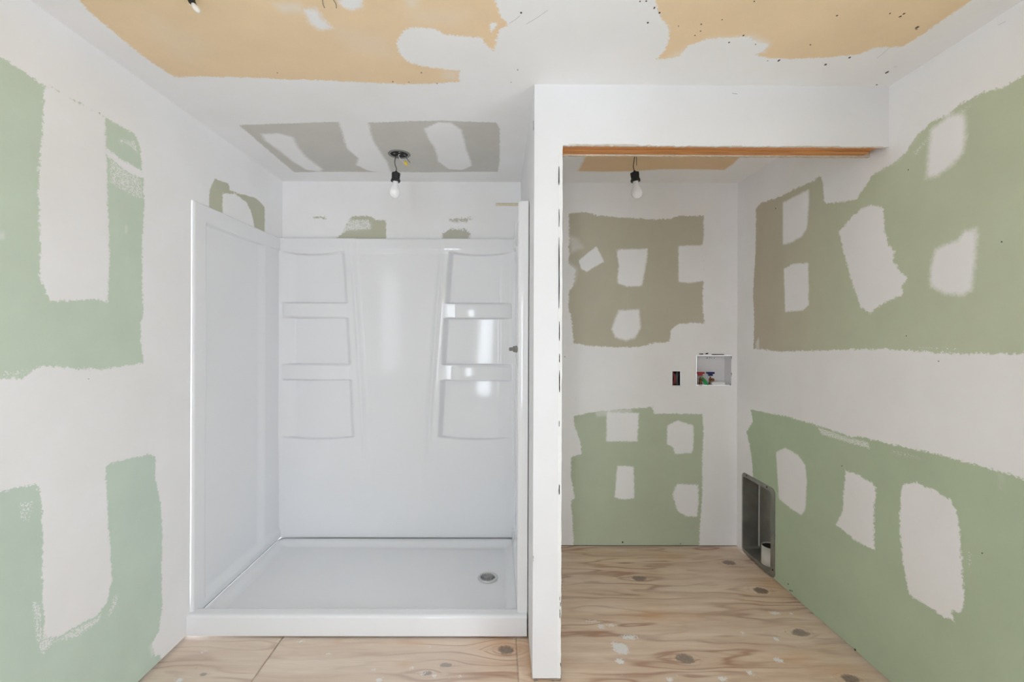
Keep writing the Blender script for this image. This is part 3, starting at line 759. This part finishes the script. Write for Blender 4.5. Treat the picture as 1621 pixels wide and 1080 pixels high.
Z = np.where(V < YS + 0.0141, CURB - 0.014 + 0.014 * np.sqrt(np.clip(1 - (1 - bev) ** 2, 0, 1)), Z)
P = np.stack([U, V, Z], -1)
P = np.concatenate([np.stack([U[:, :1], V[:, :1], 0 * Z[:, :1] + 0.008], -1), P], 1)
me = grid_mesh('shower_base', P)
base = link('shower_base', me, M['acrylic'], shower, smooth=True)
# the dark seam where the panels stand on the base
sm = [(XL + 0.012, YS + 0.085, RIM + 0.0032)]; sm += [(XL + 0.012, YB - 0.10, RIM + 0.0032)]
sm += [(XL + 0.012 + 0.045 * (1 - math.cos(a)), YB - 0.10 + 0.055 * math.sin(a), RIM + 0.0032) for a in [math.pi / 2 * k / 8 for k in range(1, 9)]]
sm += [(SX1 - 0.05, YB - 0.045, RIM + 0.0032), (SX1 - 0.03, YB - 0.06, RIM + 0.0032)]
bm = bmesh.new(); tube(bm, sm, 0.0016, 6); obj('seam', bm, M['seam'], base, 'thin dark seam between panels and base')
# drain
dc = at(772, 914.5, 'z', BZ + 0.004); DZ = BZ + 0.0075
bm = bmesh.new(); lathe(bm, [(0.0, 0.0), (0.040, 0.0), (0.0405, 0.0018), (0.050, 0.0022), (0.054, 0.0005), (0.054, -0.006)], (dc.x, dc.y, DZ), n=40)
drain = obj('drain_cover', bm, M['chrome'], base, 'round chrome drain cover with slots', smooth=True)
bm = bmesh.new()
for i in range(-5, 6):
    x = i * 0.0068; h = math.sqrt(max(0.0, 0.038 ** 2 - x * x)) * (0.82 if i % 2 else 0.95)
    box(bm, dc.x + x - 0.0014, dc.x + x + 0.0014, dc.y - h, dc.y + h, DZ + 0.0004, DZ + 0.0012)
obj('drain_slots', bm, M['grate'], base, 'dark slots of the drain')
# side panels
def side_panel(name, xw, sgn, label=None):
    ya, yb_, za, zb = YS + 0.024, YB - 0.006, RIM + 0.003, PT
    vy = span((ya, ya + 0.012, 0.002), (ya + 0.012, ya + 0.14, 0.004), (ya + 0.14, yb_ - 0.30, 0.02), (yb_ - 0.30, yb_, 0.006)); vz = span((za, za + 0.16, 0.005), (za + 0.16, zb - 0.14, 0.04), (zb - 0.14, zb - 0.012, 0.004), (zb - 0.012, zb, 0.002))
    U, V = np.meshgrid(vy, vz, indexing='ij')
    fieldmask = sstep(ya + 0.086, ya + 0.100, U) * sstep(zb - 0.078, zb - 0.098 + 0.02 * sstep(yb_ - .5, yb_, U), V) * sstep(za + 0.030, za + 0.075, V)
    far = sstep(yb_ - 0.27, yb_ - 0.20, U)           # pilaster near the inner corner
    h = 0.046 - 0.024 * fieldmask * (1 - 0.55 * far)
    h = h - 0.034 * (1 - sstep(-0.002, 0.03, yb_ - U)) * 0.3
    edge = np.minimum(np.minimum(U - ya, zb - V), 0.012) / 0.012
    h = h * 1.0 - 0.012 * (1 - np.sqrt(np.clip(1 - (1 - edge) ** 2, 0, 1)))
    X = xw + sgn * h
    P = np.stack([X, U, V], -1)
    rim = P[:1].copy(); rim[..., 0] = xw
    P = np.concatenate([rim, P], 0)
    top = P[:, -1:].copy(); top[..., 0] = xw
    P = np.concatenate([P, top], 1)
    return link(name, grid_mesh(name, P), M['acrylic'], shower, label, smooth=True)
lp = side_panel('side_panel', SX0, 1)
rp = side_panel('side_panel', SX1 + 0.003, -1)
# back panel: rim, two shelf towers with niches, flowing ribs beside the plain centre
us = span((SX0 + 0.008, SX1, 0.0035)); vs = span((RIM + 0.003, pxZ(740), 0.02), (pxZ(740), pxZ(378.5), 0.0030))
U, V = np.meshgrid(us, vs, indexing='ij')
pv = CY - (V - EYE) * F / (YB - 0.03)                 # height on the panel, top small, as measured
pu = CX + U * F / (YB - 0.03)
d = np.full(U.shape, 0.026)
d += 0.008 * sstep(404, 394, pv)                      # rolled top rim
def tower(pu, sgn):
    """pu grows away from the corner on the side of the centre."""
    t = (pv - 400) / 290.0
    edge = 548 + 17 * np.clip(t, 0, 1.2) ** 0.8       # inner edge of the niches
    rib = edge + 12 + 3 * np.clip(t, 0, 1)
    amp = sstep(385, 450, pv) * sstep(760, 650, pv)
    b = 0.010 * amp * np.exp(-((pu - rib) / 3.4) ** 2)
    tw = 0.012 * sstep(rib + 10, rib - 4, pu) * sstep(800, 680, pv)
    nb = np.zeros(U.shape)
    for a, c, bow0, bow1 in ((399, 481, 5, 0), (504, 578, 0, 0), (602, 692, 0, 4)):
        x = np.clip((pu - 446) / (edge - 446), 0, 1)
        bow = 4 * x * (1 - x)
        ta, tb = a + bow0 * bow, c + bow1 * bow
        nb = np.maximum(nb, sstep(447, 471, pu) * sstep(edge + 2, edge - 7, pu) * sstep(ta - 0.5, ta + 1.2, pv) * sstep(tb + 0.5, tb - 1.2, pv))
    xm = np.clip((pu - 500) / 60, -1, 1)
    q = np.clip((pu - 468) / (edge - 468), 0, 1)
    return b + tw - nb * ((0.036 - 0.014 * q) if sgn > 0 else (0.024 + 0.019 * q))
d += tower(pu, 1)
mir = (443 + 819) - pu                                # the right tower mirrors the left
d += tower(mir, -1)
d += 0.030 * sstep(0.05, 0.0, U - us[0]) * 0.4 + 0.030 * sstep(0.05, 0.0, us[-1] - U) * 0.25
edge = np.minimum(vs[-1] - V, 0.010) / 0.010
d -= 0.010 * (1 - np.sqrt(np.clip(1 - (1 - edge) ** 2, 0, 1)))
P = np.stack([U, YB - 0.004 - d - 0.0, V], -1)
top = P[:, -1:].copy(); top[..., 1] = YB - 0.003
P = np.concatenate([P, top], 1)
bp = link('back_panel', grid_mesh('back_panel', P), M['acrylic'], shower, smooth=True)
# four shelves bridging the towers, their fronts bowed
def shelf(u0, u1, v0, v1):
    n = 26; bm = bmesh.new(); x0, x1 = pxX(u0), pxX(u1); zt, zb = pxZ(v0), pxZ(v1)
    prof = [(0.0, zt), (0.027, zt), (0.0295, zt - 0.0008), (0.0312, zt - 0.004), (0.0318, zt - 0.012), (0.0318, (zt + zb) / 2), (0.0316, zb + 0.010), (0.0308, zb + 0.003), (0.029, zb + 0.0006), (0.026, zb), (0.0, zb)]
    rings = []
    for i in range(n + 1):
        t = i / n; e = min(t, 1 - t); bow = 0.008 * 4 * t * (1 - t); k = min(1.0, 0.55 + e * 9)
        rings.append([bm.verts.new((x0 + (x1 - x0) * t, YB - 0.003 - (p + (bow if p > 0.01 else 0) + (0.008 if p > 0.01 else 0)) * k, z)) for p, z in prof])
    for a, b in zip(rings, rings[1:]):
        for k in range(len(prof)): bm.faces.new((a[k], a[(k + 1) % len(prof)], b[(k + 1) % len(prof)], b[k]))
    bm.faces.new(rings[0]); bm.faces.new(rings[-1][::-1])
    o = obj('shelf', bm, M['acrylic'], bp, smooth=True)
    return o
shelf(445, 559, 481.5, 503); shelf(445, 565, 579, 601.5); shelf(717, 818, 482, 504); shelf(711, 818, 580, 602.5)
# rough shower valve stub on the right panel
yv = 2.50; c0 = at(817, 553, 'y', yv)
sv = thing('shower_valve', 'grey metal valve stub poking out of the right shower panel', 'valve', (0.09, yv, c0.z))
bm = bmesh.new(); lathe(bm, [(0, 0), (0.009, 0), (0.010, 0.002), (0.010, 0.020), (0.016, 0.0215), (0.016, 0.033), (0.019, 0.034), (0.019, 0.046), (0, 0.046)], (0.056, yv, c0.z), (1, 0, 0), 8)
obj('valve_body', bm, M['steel'], sv)
bm = bmesh.new(); lathe(bm, [(0, -0.0006), (0.0055, -0.0006), (0.0055, 0.003)], (0.0555, yv, c0.z), (1, 0, 0), 10); obj('valve_stem_hole', bm, M['dark'], sv)
for a in range(3):
    bm = bmesh.new(); t = a * 2.1; lathe(bm, [(0, 0), (0.003, 0), (0.003, 0.004)], (0.080, yv + 0.013 * math.cos(t), c0.z + 0.013 * math.sin(t)), (1, 0, 0), 8)
    obj('screw', bm, M['dark'], sv)

# ------------------------------------------------------------------ bulbs on pigtail sockets
def pigtail(name, label, top, sock, lean, cord_ctrl, group, size=1.0):
    """sock: where the cord enters the socket; lean: axis the bulb points along."""
    t = thing(name, label, 'light', tuple(top), group)
    bm = bmesh.new(); tube(bm, curve_pts(cord_ctrl, 10), 0.0022 * size, 8); obj('cord', bm, M['black'], t, smooth=True)
    ax = Vector(lean).normalized(); S = size
    bm = bmesh.new()
    lathe(bm, [(0, -0.004 * S), (0.006 * S, -0.004 * S), (0.007 * S, 0.004 * S), (0.0235 * S, 0.007 * S), (0.0245 * S, 0.012 * S), (0.0225 * S, 0.040 * S), (0.0260 * S, 0.044 * S), (0.0275 * S, 0.052 * S), (0.0260 * S, 0.056 * S), (0.018 * S, 0.056 * S)], sock, ax, 8)
    obj('socket', bm, M['black'], t)
    bm = bmesh.new(); o = Vector(sock) + ax * 0.050 * S
    prof = [(0.0145, 0), (0.0145, 0.012), (0.0150, 0.018), (0.0165, 0.026), (0.0205, 0.036), (0.0255, 0.046), (0.0290, 0.057), (0.0300, 0.066), (0.0288, 0.076), (0.0245, 0.086), (0.0170, 0.0935), (0.008, 0.0975), (0, 0.0985)]
    lathe(bm, [(r * S, h * S) for r, h in prof], o, ax, 32); obj('bulb', bm, M['bulb'], t, smooth=True)
    return t
# shower: a round box in the ceiling, its bulb, the spare white wire with a yellow nut
bx = at(632, 244, 'ceil'); YL = bx.y
eb = thing('ceiling_box', 'round grey metal electrical box open in the ceiling over the shower', 'electrical box', (bx.x, bx.y, H))
bm = bmesh.new(); lathe(bm, [(0.046, -0.002), (0.048, 0.0035), (0.058, 0.0045), (0.0605, 0.002), (0.0605, 0.0002)], (bx.x, bx.y, H), (0, 0, -1), 40); obj('box_rim', bm, M['rim_steel'], eb, smooth=True)
bm = bmesh.new(); lathe(bm, [(0, 0.0006), (0.049, 0.0006), (0.050, 0.0002)], (bx.x, bx.y, H), (0, 0, -1), 40); obj('box_opening', bm, M['dark'], eb)
for a, r in ((0.3, 0.03), (2.2, 0.033), (3.6, 0.027), (5.0, 0.03)):
    bm = bmesh.new(); lathe(bm, [(0, 0.003), (0.006, 0.003), (0.006, 0)], (bx.x + r * math.cos(a), bx.y + r * math.sin(a), H), (0, 0, -1), 10)
    obj('screw', bm, M['rim_steel'], eb)
e1 = at(642, 258, 'y', YL); w1 = at(633.5, 252, 'y', YL)
bm = bmesh.new(); tube(bm, curve_pts([(bx.x + 0.004, bx.y, H - 0.001), tuple(at(631, 246, 'y', YL)), tuple(w1), tuple(at(638, 256, 'y', YL)), tuple(e1)], 8), 0.0021, 8); obj('white_wire', bm, M['wire_white'], eb, 'white wire curling out', smooth=True)
bm = bmesh.new(); ax = (Vector((0.5, -0.3, -0.6)).normalized()); lathe(bm, [(0, 0), (0.0085, 0), (0.010, 0.004), (0.0085, 0.018), (0.006, 0.024), (0, 0.026)], e1 - ax * 0.006, ax, 10); obj('wire_nut', bm, M['yellow'], eb, 'yellow wire nut')
bm = bmesh.new(); tube(bm, [(bx.x + 0.03, bx.y - 0.01, H - 0.001), tuple(at(644, 251, 'y', YL)), tuple(at(649, 257.5, 'y', YL))], 0.0018, 7); obj('bare_wire', bm, M['wire_grey'], eb)
def chain(us, y): return [tuple(at(u, v, 'y', y)) for u, v in us]
cc = [(bx.x - 0.010, bx.y, H)] + chain([(625.5, 252), (625.2, 260), (627.5, 267), (627, 272)], YL)
sk = at(627, 272, 'y', YL)
k1 = (at(624.8, 308, 'y', YL) - sk)
pigtail('pendant_bulb', 'frosted bulb in black socket hanging from the round ceiling box over the shower', (bx.x, bx.y, H), sk, k1, cc, 'bare bulbs on black sockets', 0.98)
# closet
YC = 2.52
cc = [tuple(at(1004.5, 238, 'y', YC))] ; topz = H
tp = at(1005, 240, 'y', YC)
cc = [(tp.x, YC, H)] + chain([(1005, 244), (1003.6, 256), (1002.6, 264), (1004.4, 271)], YC)
sk = at(1004.4, 271.5, 'y', YC)
t = pigtail('pendant_bulb', 'frosted bulb in black socket hanging inside the closet behind the header', (tp.x, YC, H), sk, at(1009, 312, 'y', YC) - sk, cc, 'bare bulbs on black sockets', 1.02)
bm = bmesh.new(); tube(bm, [(tp.x + 0.006, YC, H)] + chain([(1007.3, 246), (1007.8, 262)], YC), 0.0017, 7); obj('spare_wire', bm, M['wire_grey'], t)
# cable end near the camera, at the top of the picture
YT = 1.345
ct = thing('hanging_cable', 'short black cable end with white tip hanging from tan ceiling', 'cable', tuple(at(301, -12, 'y', YT)))
p0 = at(301, -12, 'y', YT); p0.z = H
bm = bmesh.new(); tube(bm, [p0] + [at(u, v, 'y', YT) for u, v in ((302, -4), (303.5, 2), (306, 6), (309.5, 9.5))], [0.0105, 0.0100, 0.0095, 0.0085, 0.0055], 12); obj('sheath', bm, M['black'], ct, smooth=True)
bm = bmesh.new(); tube(bm, [at(u, v, 'y', YT - 0.002) for u, v in ((305.5, 6.2), (308, 10), (311, 14), (314, 17.5), (316, 19.2))], [0.0055, 0.0075, 0.0080, 0.0065, 0.003], 14); obj('tip', bm, M['wire_white'], ct, 'white plastic tip', smooth=True)
bm = bmesh.new(); c = at(301.6, 6.4, 'y', YT - 0.004); lathe(bm, [(0.0012, 0.0), (0.0036, 0.0), (0.0036, 0.002), (0.0012, 0.002), (0.0012, 0.0)], c, (0, 1, 0), 12); obj('ring_terminal', bm, M['wire_white'], ct)
for pts, lab in (([(512, -14), (510.8, 0), (511.5, 7), (514, 12.5)], 'thin dark wire curving down from the ceiling, on the left of its pair'),
                 ([(524, -12), (528, 0), (531.5, 6), (532.5, 13)], 'thin dark wire curving down from the ceiling, on the right of its pair')):
    q = [at(u, v, 'y', 1.34) for u, v in pts]; q[0].z = H
    w = thing('ceiling_wire', lab, 'wire', tuple(q[0]), 'thin wires hanging from the tan ceiling')
    bm = bmesh.new(); tube(bm, curve_pts(q, 8), 0.0011, 7); obj('strand', bm, M['wire_grey'], w, smooth=True)

# ------------------------------------------------------------------ washer outlet box in the closet back wall
D = 0.085
wo = thing('washer_outlet_box', 'white recessed washer box with red and blue valves in closet wall', 'outlet box', ((WX0 + WX1) / 2, YB, WZ0))
bm = bmesh.new(); e = 0.0006
a0, a1, c0_, c1_ = WX0 + e, WX1 - e, WZ0 + e, WZ1 - e
def inner_box(bm, a0, a1, c0, c1, ya, yb, taper=0.0):
    f = [bm.verts.new(p) for p in ((a0, ya, c0), (a1, ya, c0), (a1, ya, c1), (a0, ya, c1))]
    g = [bm.verts.new(p) for p in ((a0 + taper, yb, c0), (a1 - taper, yb, c0), (a1 - taper, yb, c1), (a0 + taper, yb, c1))]
    bm.faces.new(g)
    for i in range(4): bm.faces.new((f[i], f[(i + 1) % 4], g[(i + 1) % 4], g[i]))
inner_box(bm, a0, a1, c0_, c1_, YB - 0.001, YB + D, 0.002); obj('box_shell', bm, M['pvc'], wo)
bm = bmesh.new(); box(bm, WX0 + 0.105, WX0 + 0.190, YB + 0.006, YB + 0.06, WZ0 + 0.001, WZ0 + 0.020); obj('drain_knockout', bm, M['pvc'], wo, bevel=0.003)
def valve(u, v, hm, lab):
    p = at(u, v, 'back'); yb = YB + 0.035
    p = at(u, v, 'y', yb)
    b = bmesh.new()
    lathe(b, [(0, 0), (0.011, 0), (0.011, 0.014), (0.0085, 0.016), (0.0085, 0.030), (0.010, 0.031), (0.010, 0.040), (0.005, 0.041), (0.005, 0.052), (0, 0.052)], (p.x, yb, WZ0 + 0.001), (0, 0, 1), 12)
    lathe(b, [(0, 0), (0.0105, 0), (0.0105, 0.006), (0.008, 0.008), (0.008, 0.030), (0, 0.030)], (p.x + 0.004, yb - 0.028, WZ0 + 0.034), (0, 1, 0), 12)
    vb = obj('valve', b, M['brass'], wo)
    b = bmesh.new(); z = WZ0 + 0.058
    box(b, p.x - 0.0245, p.x + 0.0245, yb - 0.010, yb + 0.010, z + 0.013, z + 0.026)
    box(b, p.x - 0.013, p.x + 0.013, yb - 0.009, yb + 0.009, z, z + 0.014)
    obj('valve_handle', b, hm, vb, lab, bevel=0.002)
valve(1108.6, 600, M['red'], 'red handle'); valve(1124.5, 600, M['blue'], 'blue handle')
bm = bmesh.new()
ctr = [at(u, v, 'y', YB - 0.002 + k) for u, v, k in ((1111.5, 596.5, 0.03), (1114.5, 601, 0.008), (1117, 606, -0.004), (1118.3, 610, -0.006))]
ww = [0.006, 0.010, 0.0135, 0.0135]; prev = None
for p, w_ in zip(ctr, ww):
    r = [bm.verts.new(p + Vector((-w_, 0.001, 0.003))), bm.verts.new(p + Vector((w_, 0, -0.001))), bm.verts.new(p + Vector((w_, 0.0015, -0.001))), bm.verts.new(p + Vector((-w_, 0.0025, 0.003)))]
    if prev:
        for i in range(4): bm.faces.new((prev[i], prev[(i + 1) % 4], r[(i + 1) % 4], r[i]))
    else: bm.faces.new(r)
    prev = r
bm.faces.new(prev[::-1]); obj('tag', bm, M['green'], wo, 'green plastic tag')
bm = bmesh.new()
for pts in (((1106, 560), (1113, 559.8), (1113, 561.5), (1107, 561.2)), ((1115, 560.2), (1120.5, 558.4), (1121, 560.8), (1118, 561)), ((1126, 560.6), (1146, 560.8), (1146, 562), (1127, 562)),
            ((1157.2, 565), (1158.2, 564), (1158.2, 569)), ((1157.4, 590), (1158.4, 591), (1158, 596)), ((1104, 610.4), (1112, 610.2), (1110, 611.2)), ((1155, 608), (1157, 609), (1156, 611))):
    shard(bm, [at(u, v, 'back') for u, v in pts], YB - 0.0014, 0.001)
tag(obj('board_gap', bm, M['dark'], wall_back), kind='stuff')
specks('box_mark', 'back', [(1119.5, 567, 1.1, 1.2), (1123.5, 566.4, .9, 1), (1126.5, 566.8, .7, 1), (1130.5, 567, .8, 1)], wall_back, M['dark'])
# outlet box with loose wires
oo = thing('outlet_box', 'narrow open outlet box with red and grey wires in closet wall', 'electrical box', ((OX0 + OX1) / 2, YB, OZ0))
bm = bmesh.new(); inner_box(bm, OX0 + e, OX1 - e, OZ0 + e, OZ1 - e, YB - 0.0008, YB + 0.055); obj('box_shell', bm, M['dark'], oo)
oc, ow, oh = (OX0 + OX1) / 2, OX1 - OX0, OZ1 - OZ0
for sgn, mat, nm, lab in ((-1, 'wire_red', 'wire_bundle', 'dark red wire'), (1, 'wire_grey', 'wire_bundle', 'dark grey wire')):
    for k in (0.30, 0.14):
        bm = bmesh.new()
        tube(bm, curve_pts([(oc + sgn * ow * 0.36, YB + 0.03, OZ0 + oh * 0.98), (oc + sgn * ow * (k - .05), YB + 0.012, OZ0 + oh * 0.70), (oc + sgn * ow * (k - 0.12), YB + 0.010, OZ0 + oh * 0.42), (oc + sgn * ow * (k + 0.04), YB + 0.02, OZ0 + oh * 0.06)], 8), ow * 0.105, 8)
        obj(nm, bm, M[mat], oo, lab, smooth=True)
bm = bmesh.new(); rr2 = random.Random(9)
for k in range(9):
    x = OX0 - 0.004 + (ow + 0.008) * k / 8; z = OZ0 - rr2.uniform(0.0, 0.004)
    w_ = 0.003 + rr2.random() * 0.003
    vs_ = [Vector((x - w_, 0, OZ0 + 0.003)), Vector((x + w_, 0, OZ0 + 0.003)), Vector((x + w_ * .4, 0, z - 0.002)), Vector((x - w_ * .6, 0, z - 0.001))]
    shard(bm, vs_, YB - 0.002, 0.0015)
tag(obj('torn_paper', bm, M['coated'], wall_back), kind='stuff')

# ------------------------------------------------------------------ dryer vent box low in the right wall
vb = thing('dryer_vent_box', 'recessed galvanised dryer vent box with rounded flange low in the right wall', 'vent', (XR, (VY0 + VY1) / 2, VZ0))
FY0, FY1, FZ0, FZ1 = VY0 - 0.034, VY1 + 0.010, 0.012, VZ1 + 0.022
def rrect(y0, y1, z0, z1, r, n=8):
    out = []
    for cy__, cz__, a0 in ((y1 - r, z1 - r, 0), (y0 + r, z1 - r, 90), (y0 + r, z0 + r, 180), (y1 - r, z0 + r, 270)):
        for k in range(n + 1):
            a = math.radians(a0 + 90 * k / n); out.append((cy__ + r * math.cos(a), cz__ + r * math.sin(a)))
    return out
bm = bmesh.new()
o_ = rrect(FY0, FY1, FZ0, FZ1, 0.030); i_ = rrect(VY0 + 0.003, VY1 - 0.003, VZ0 + 0.003, VZ1 - 0.003, 0.016)
A = [bm.verts.new((XR - 0.0003, y, z)) for y, z in o_]; B = [bm.verts.new((XR - 0.003, y, z)) for y, z in o_]
Cc = [bm.verts.new((XR - 0.004, y, z)) for y, z in i_]; Dd = [bm.verts.new((XR + 0.012, y, z)) for y, z in i_]
n = len(o_)
for i in range(n):
    j = (i + 1) % n
    bm.faces.new((A[i], A[j], B[j], B[i])); bm.faces.new((B[i], B[j], Cc[j], Cc[i])); bm.faces.new((Cc[i], Cc[j], Dd[j], Dd[i]))
obj('flange', bm, M['steel'], vb)
VD = 0.098
bm = bmesh.new()
f = [bm.verts.new((XR + 0.002, y, z)) for y, z in rrect(VY0 + 0.001, VY1 - 0.001, VZ0 + 0.001, VZ1 - 0.001, 0.012, 4)]
g = [bm.verts.new((XR + VD, y, z)) for y, z in rrect(VY0 + 0.004, VY1 - 0.004, VZ0 + 0.004, VZ1 - 0.004, 0.012, 4)]
bm.faces.new(g)
for i in range(len(f)): bm.faces.new((f[i], f[(i + 1) % len(f)], g[(i + 1) % len(g)], g[i]))
obj('box_shell', bm, M['steel'], vb)
bm = bmesh.new(); tube(bm, [(XR + VD - 0.003, VY1 - 0.010, VZ0 + 0.02), (XR + VD - 0.003, VY1 - 0.010, VZ1 - 0.02)], 0.0045, 8); obj('folded_seam', bm, M['seam_light'], vb, 'bright folded seam in the corner')
dr = at(1220, 868, 'x', XR + 0.05)
bm = bmesh.new(); DX, DY, DR, DT = XR + 0.056, 2.660, 0.050, 0.138
lathe(bm, [(DR - 0.002, DT - VZ0 - 0.05), (DR - 0.002, DT - VZ0 - 0.001), (DR, DT - VZ0), (DR, 0.0)], (DX, DY, VZ0 + 0.003), (0, 0, 1), 36); du = obj('duct', bm, M['duct'], vb, 'short round duct collar standing in the box', smooth=True)
bm = bmesh.new(); lathe(bm, [(0, 0), (DR - 0.0025, 0)], (DX, DY, DT - 0.004), (0, 0, 1), 36); obj('duct_mouth', bm, M['dark'], du, 'dark open mouth of the duct')
for y, z in ((FY0 + 0.075, FZ1 - 0.010), (FY1 - 0.055, FZ1 - 0.010), (FY0 + 0.016, FZ0 + 0.045)):
    bm = bmesh.new(); lathe(bm, [(0, 0.002), (0.0045, 0.0015), (0.005, 0)], (XR - 0.0036, y, z), (-1, 0, 0), 10)
    obj('screw', bm, M['dark'], vb)

# ------------------------------------------------------------------ strip of yellowed perforated tape left above the back panel
bm = bmesh.new(); a, b = at(785, 321.8, 'back'), at(827, 326, 'back')
box(bm, a.x, b.x, YB - 0.0012, YB - 0.0002, b.z, a.z)
tp_ = obj('paper_tape', bm, M['tape'], wall_back, 'yellowed perforated tape strip on the wall')
bm = bmesh.new(); rr3 = random.Random(4); x = a.x
while x < b.x - 0.006:
    w_ = rr3.uniform(0.003, 0.007)
    box(bm, x, x + w_, YB - 0.0016, YB - 0.0011, a.z - 0.0028, a.z - 0.0002); 
    if rr3.random() < 0.6: box(bm, x, x + w_ * 0.7, YB - 0.0016, YB - 0.0011, b.z + 0.0002, b.z + 0.0018)
    x += w_ + rr3.uniform(0.002, 0.004)
tag(obj('tape_perforation', bm, M['dim'], tp_), kind='stuff')
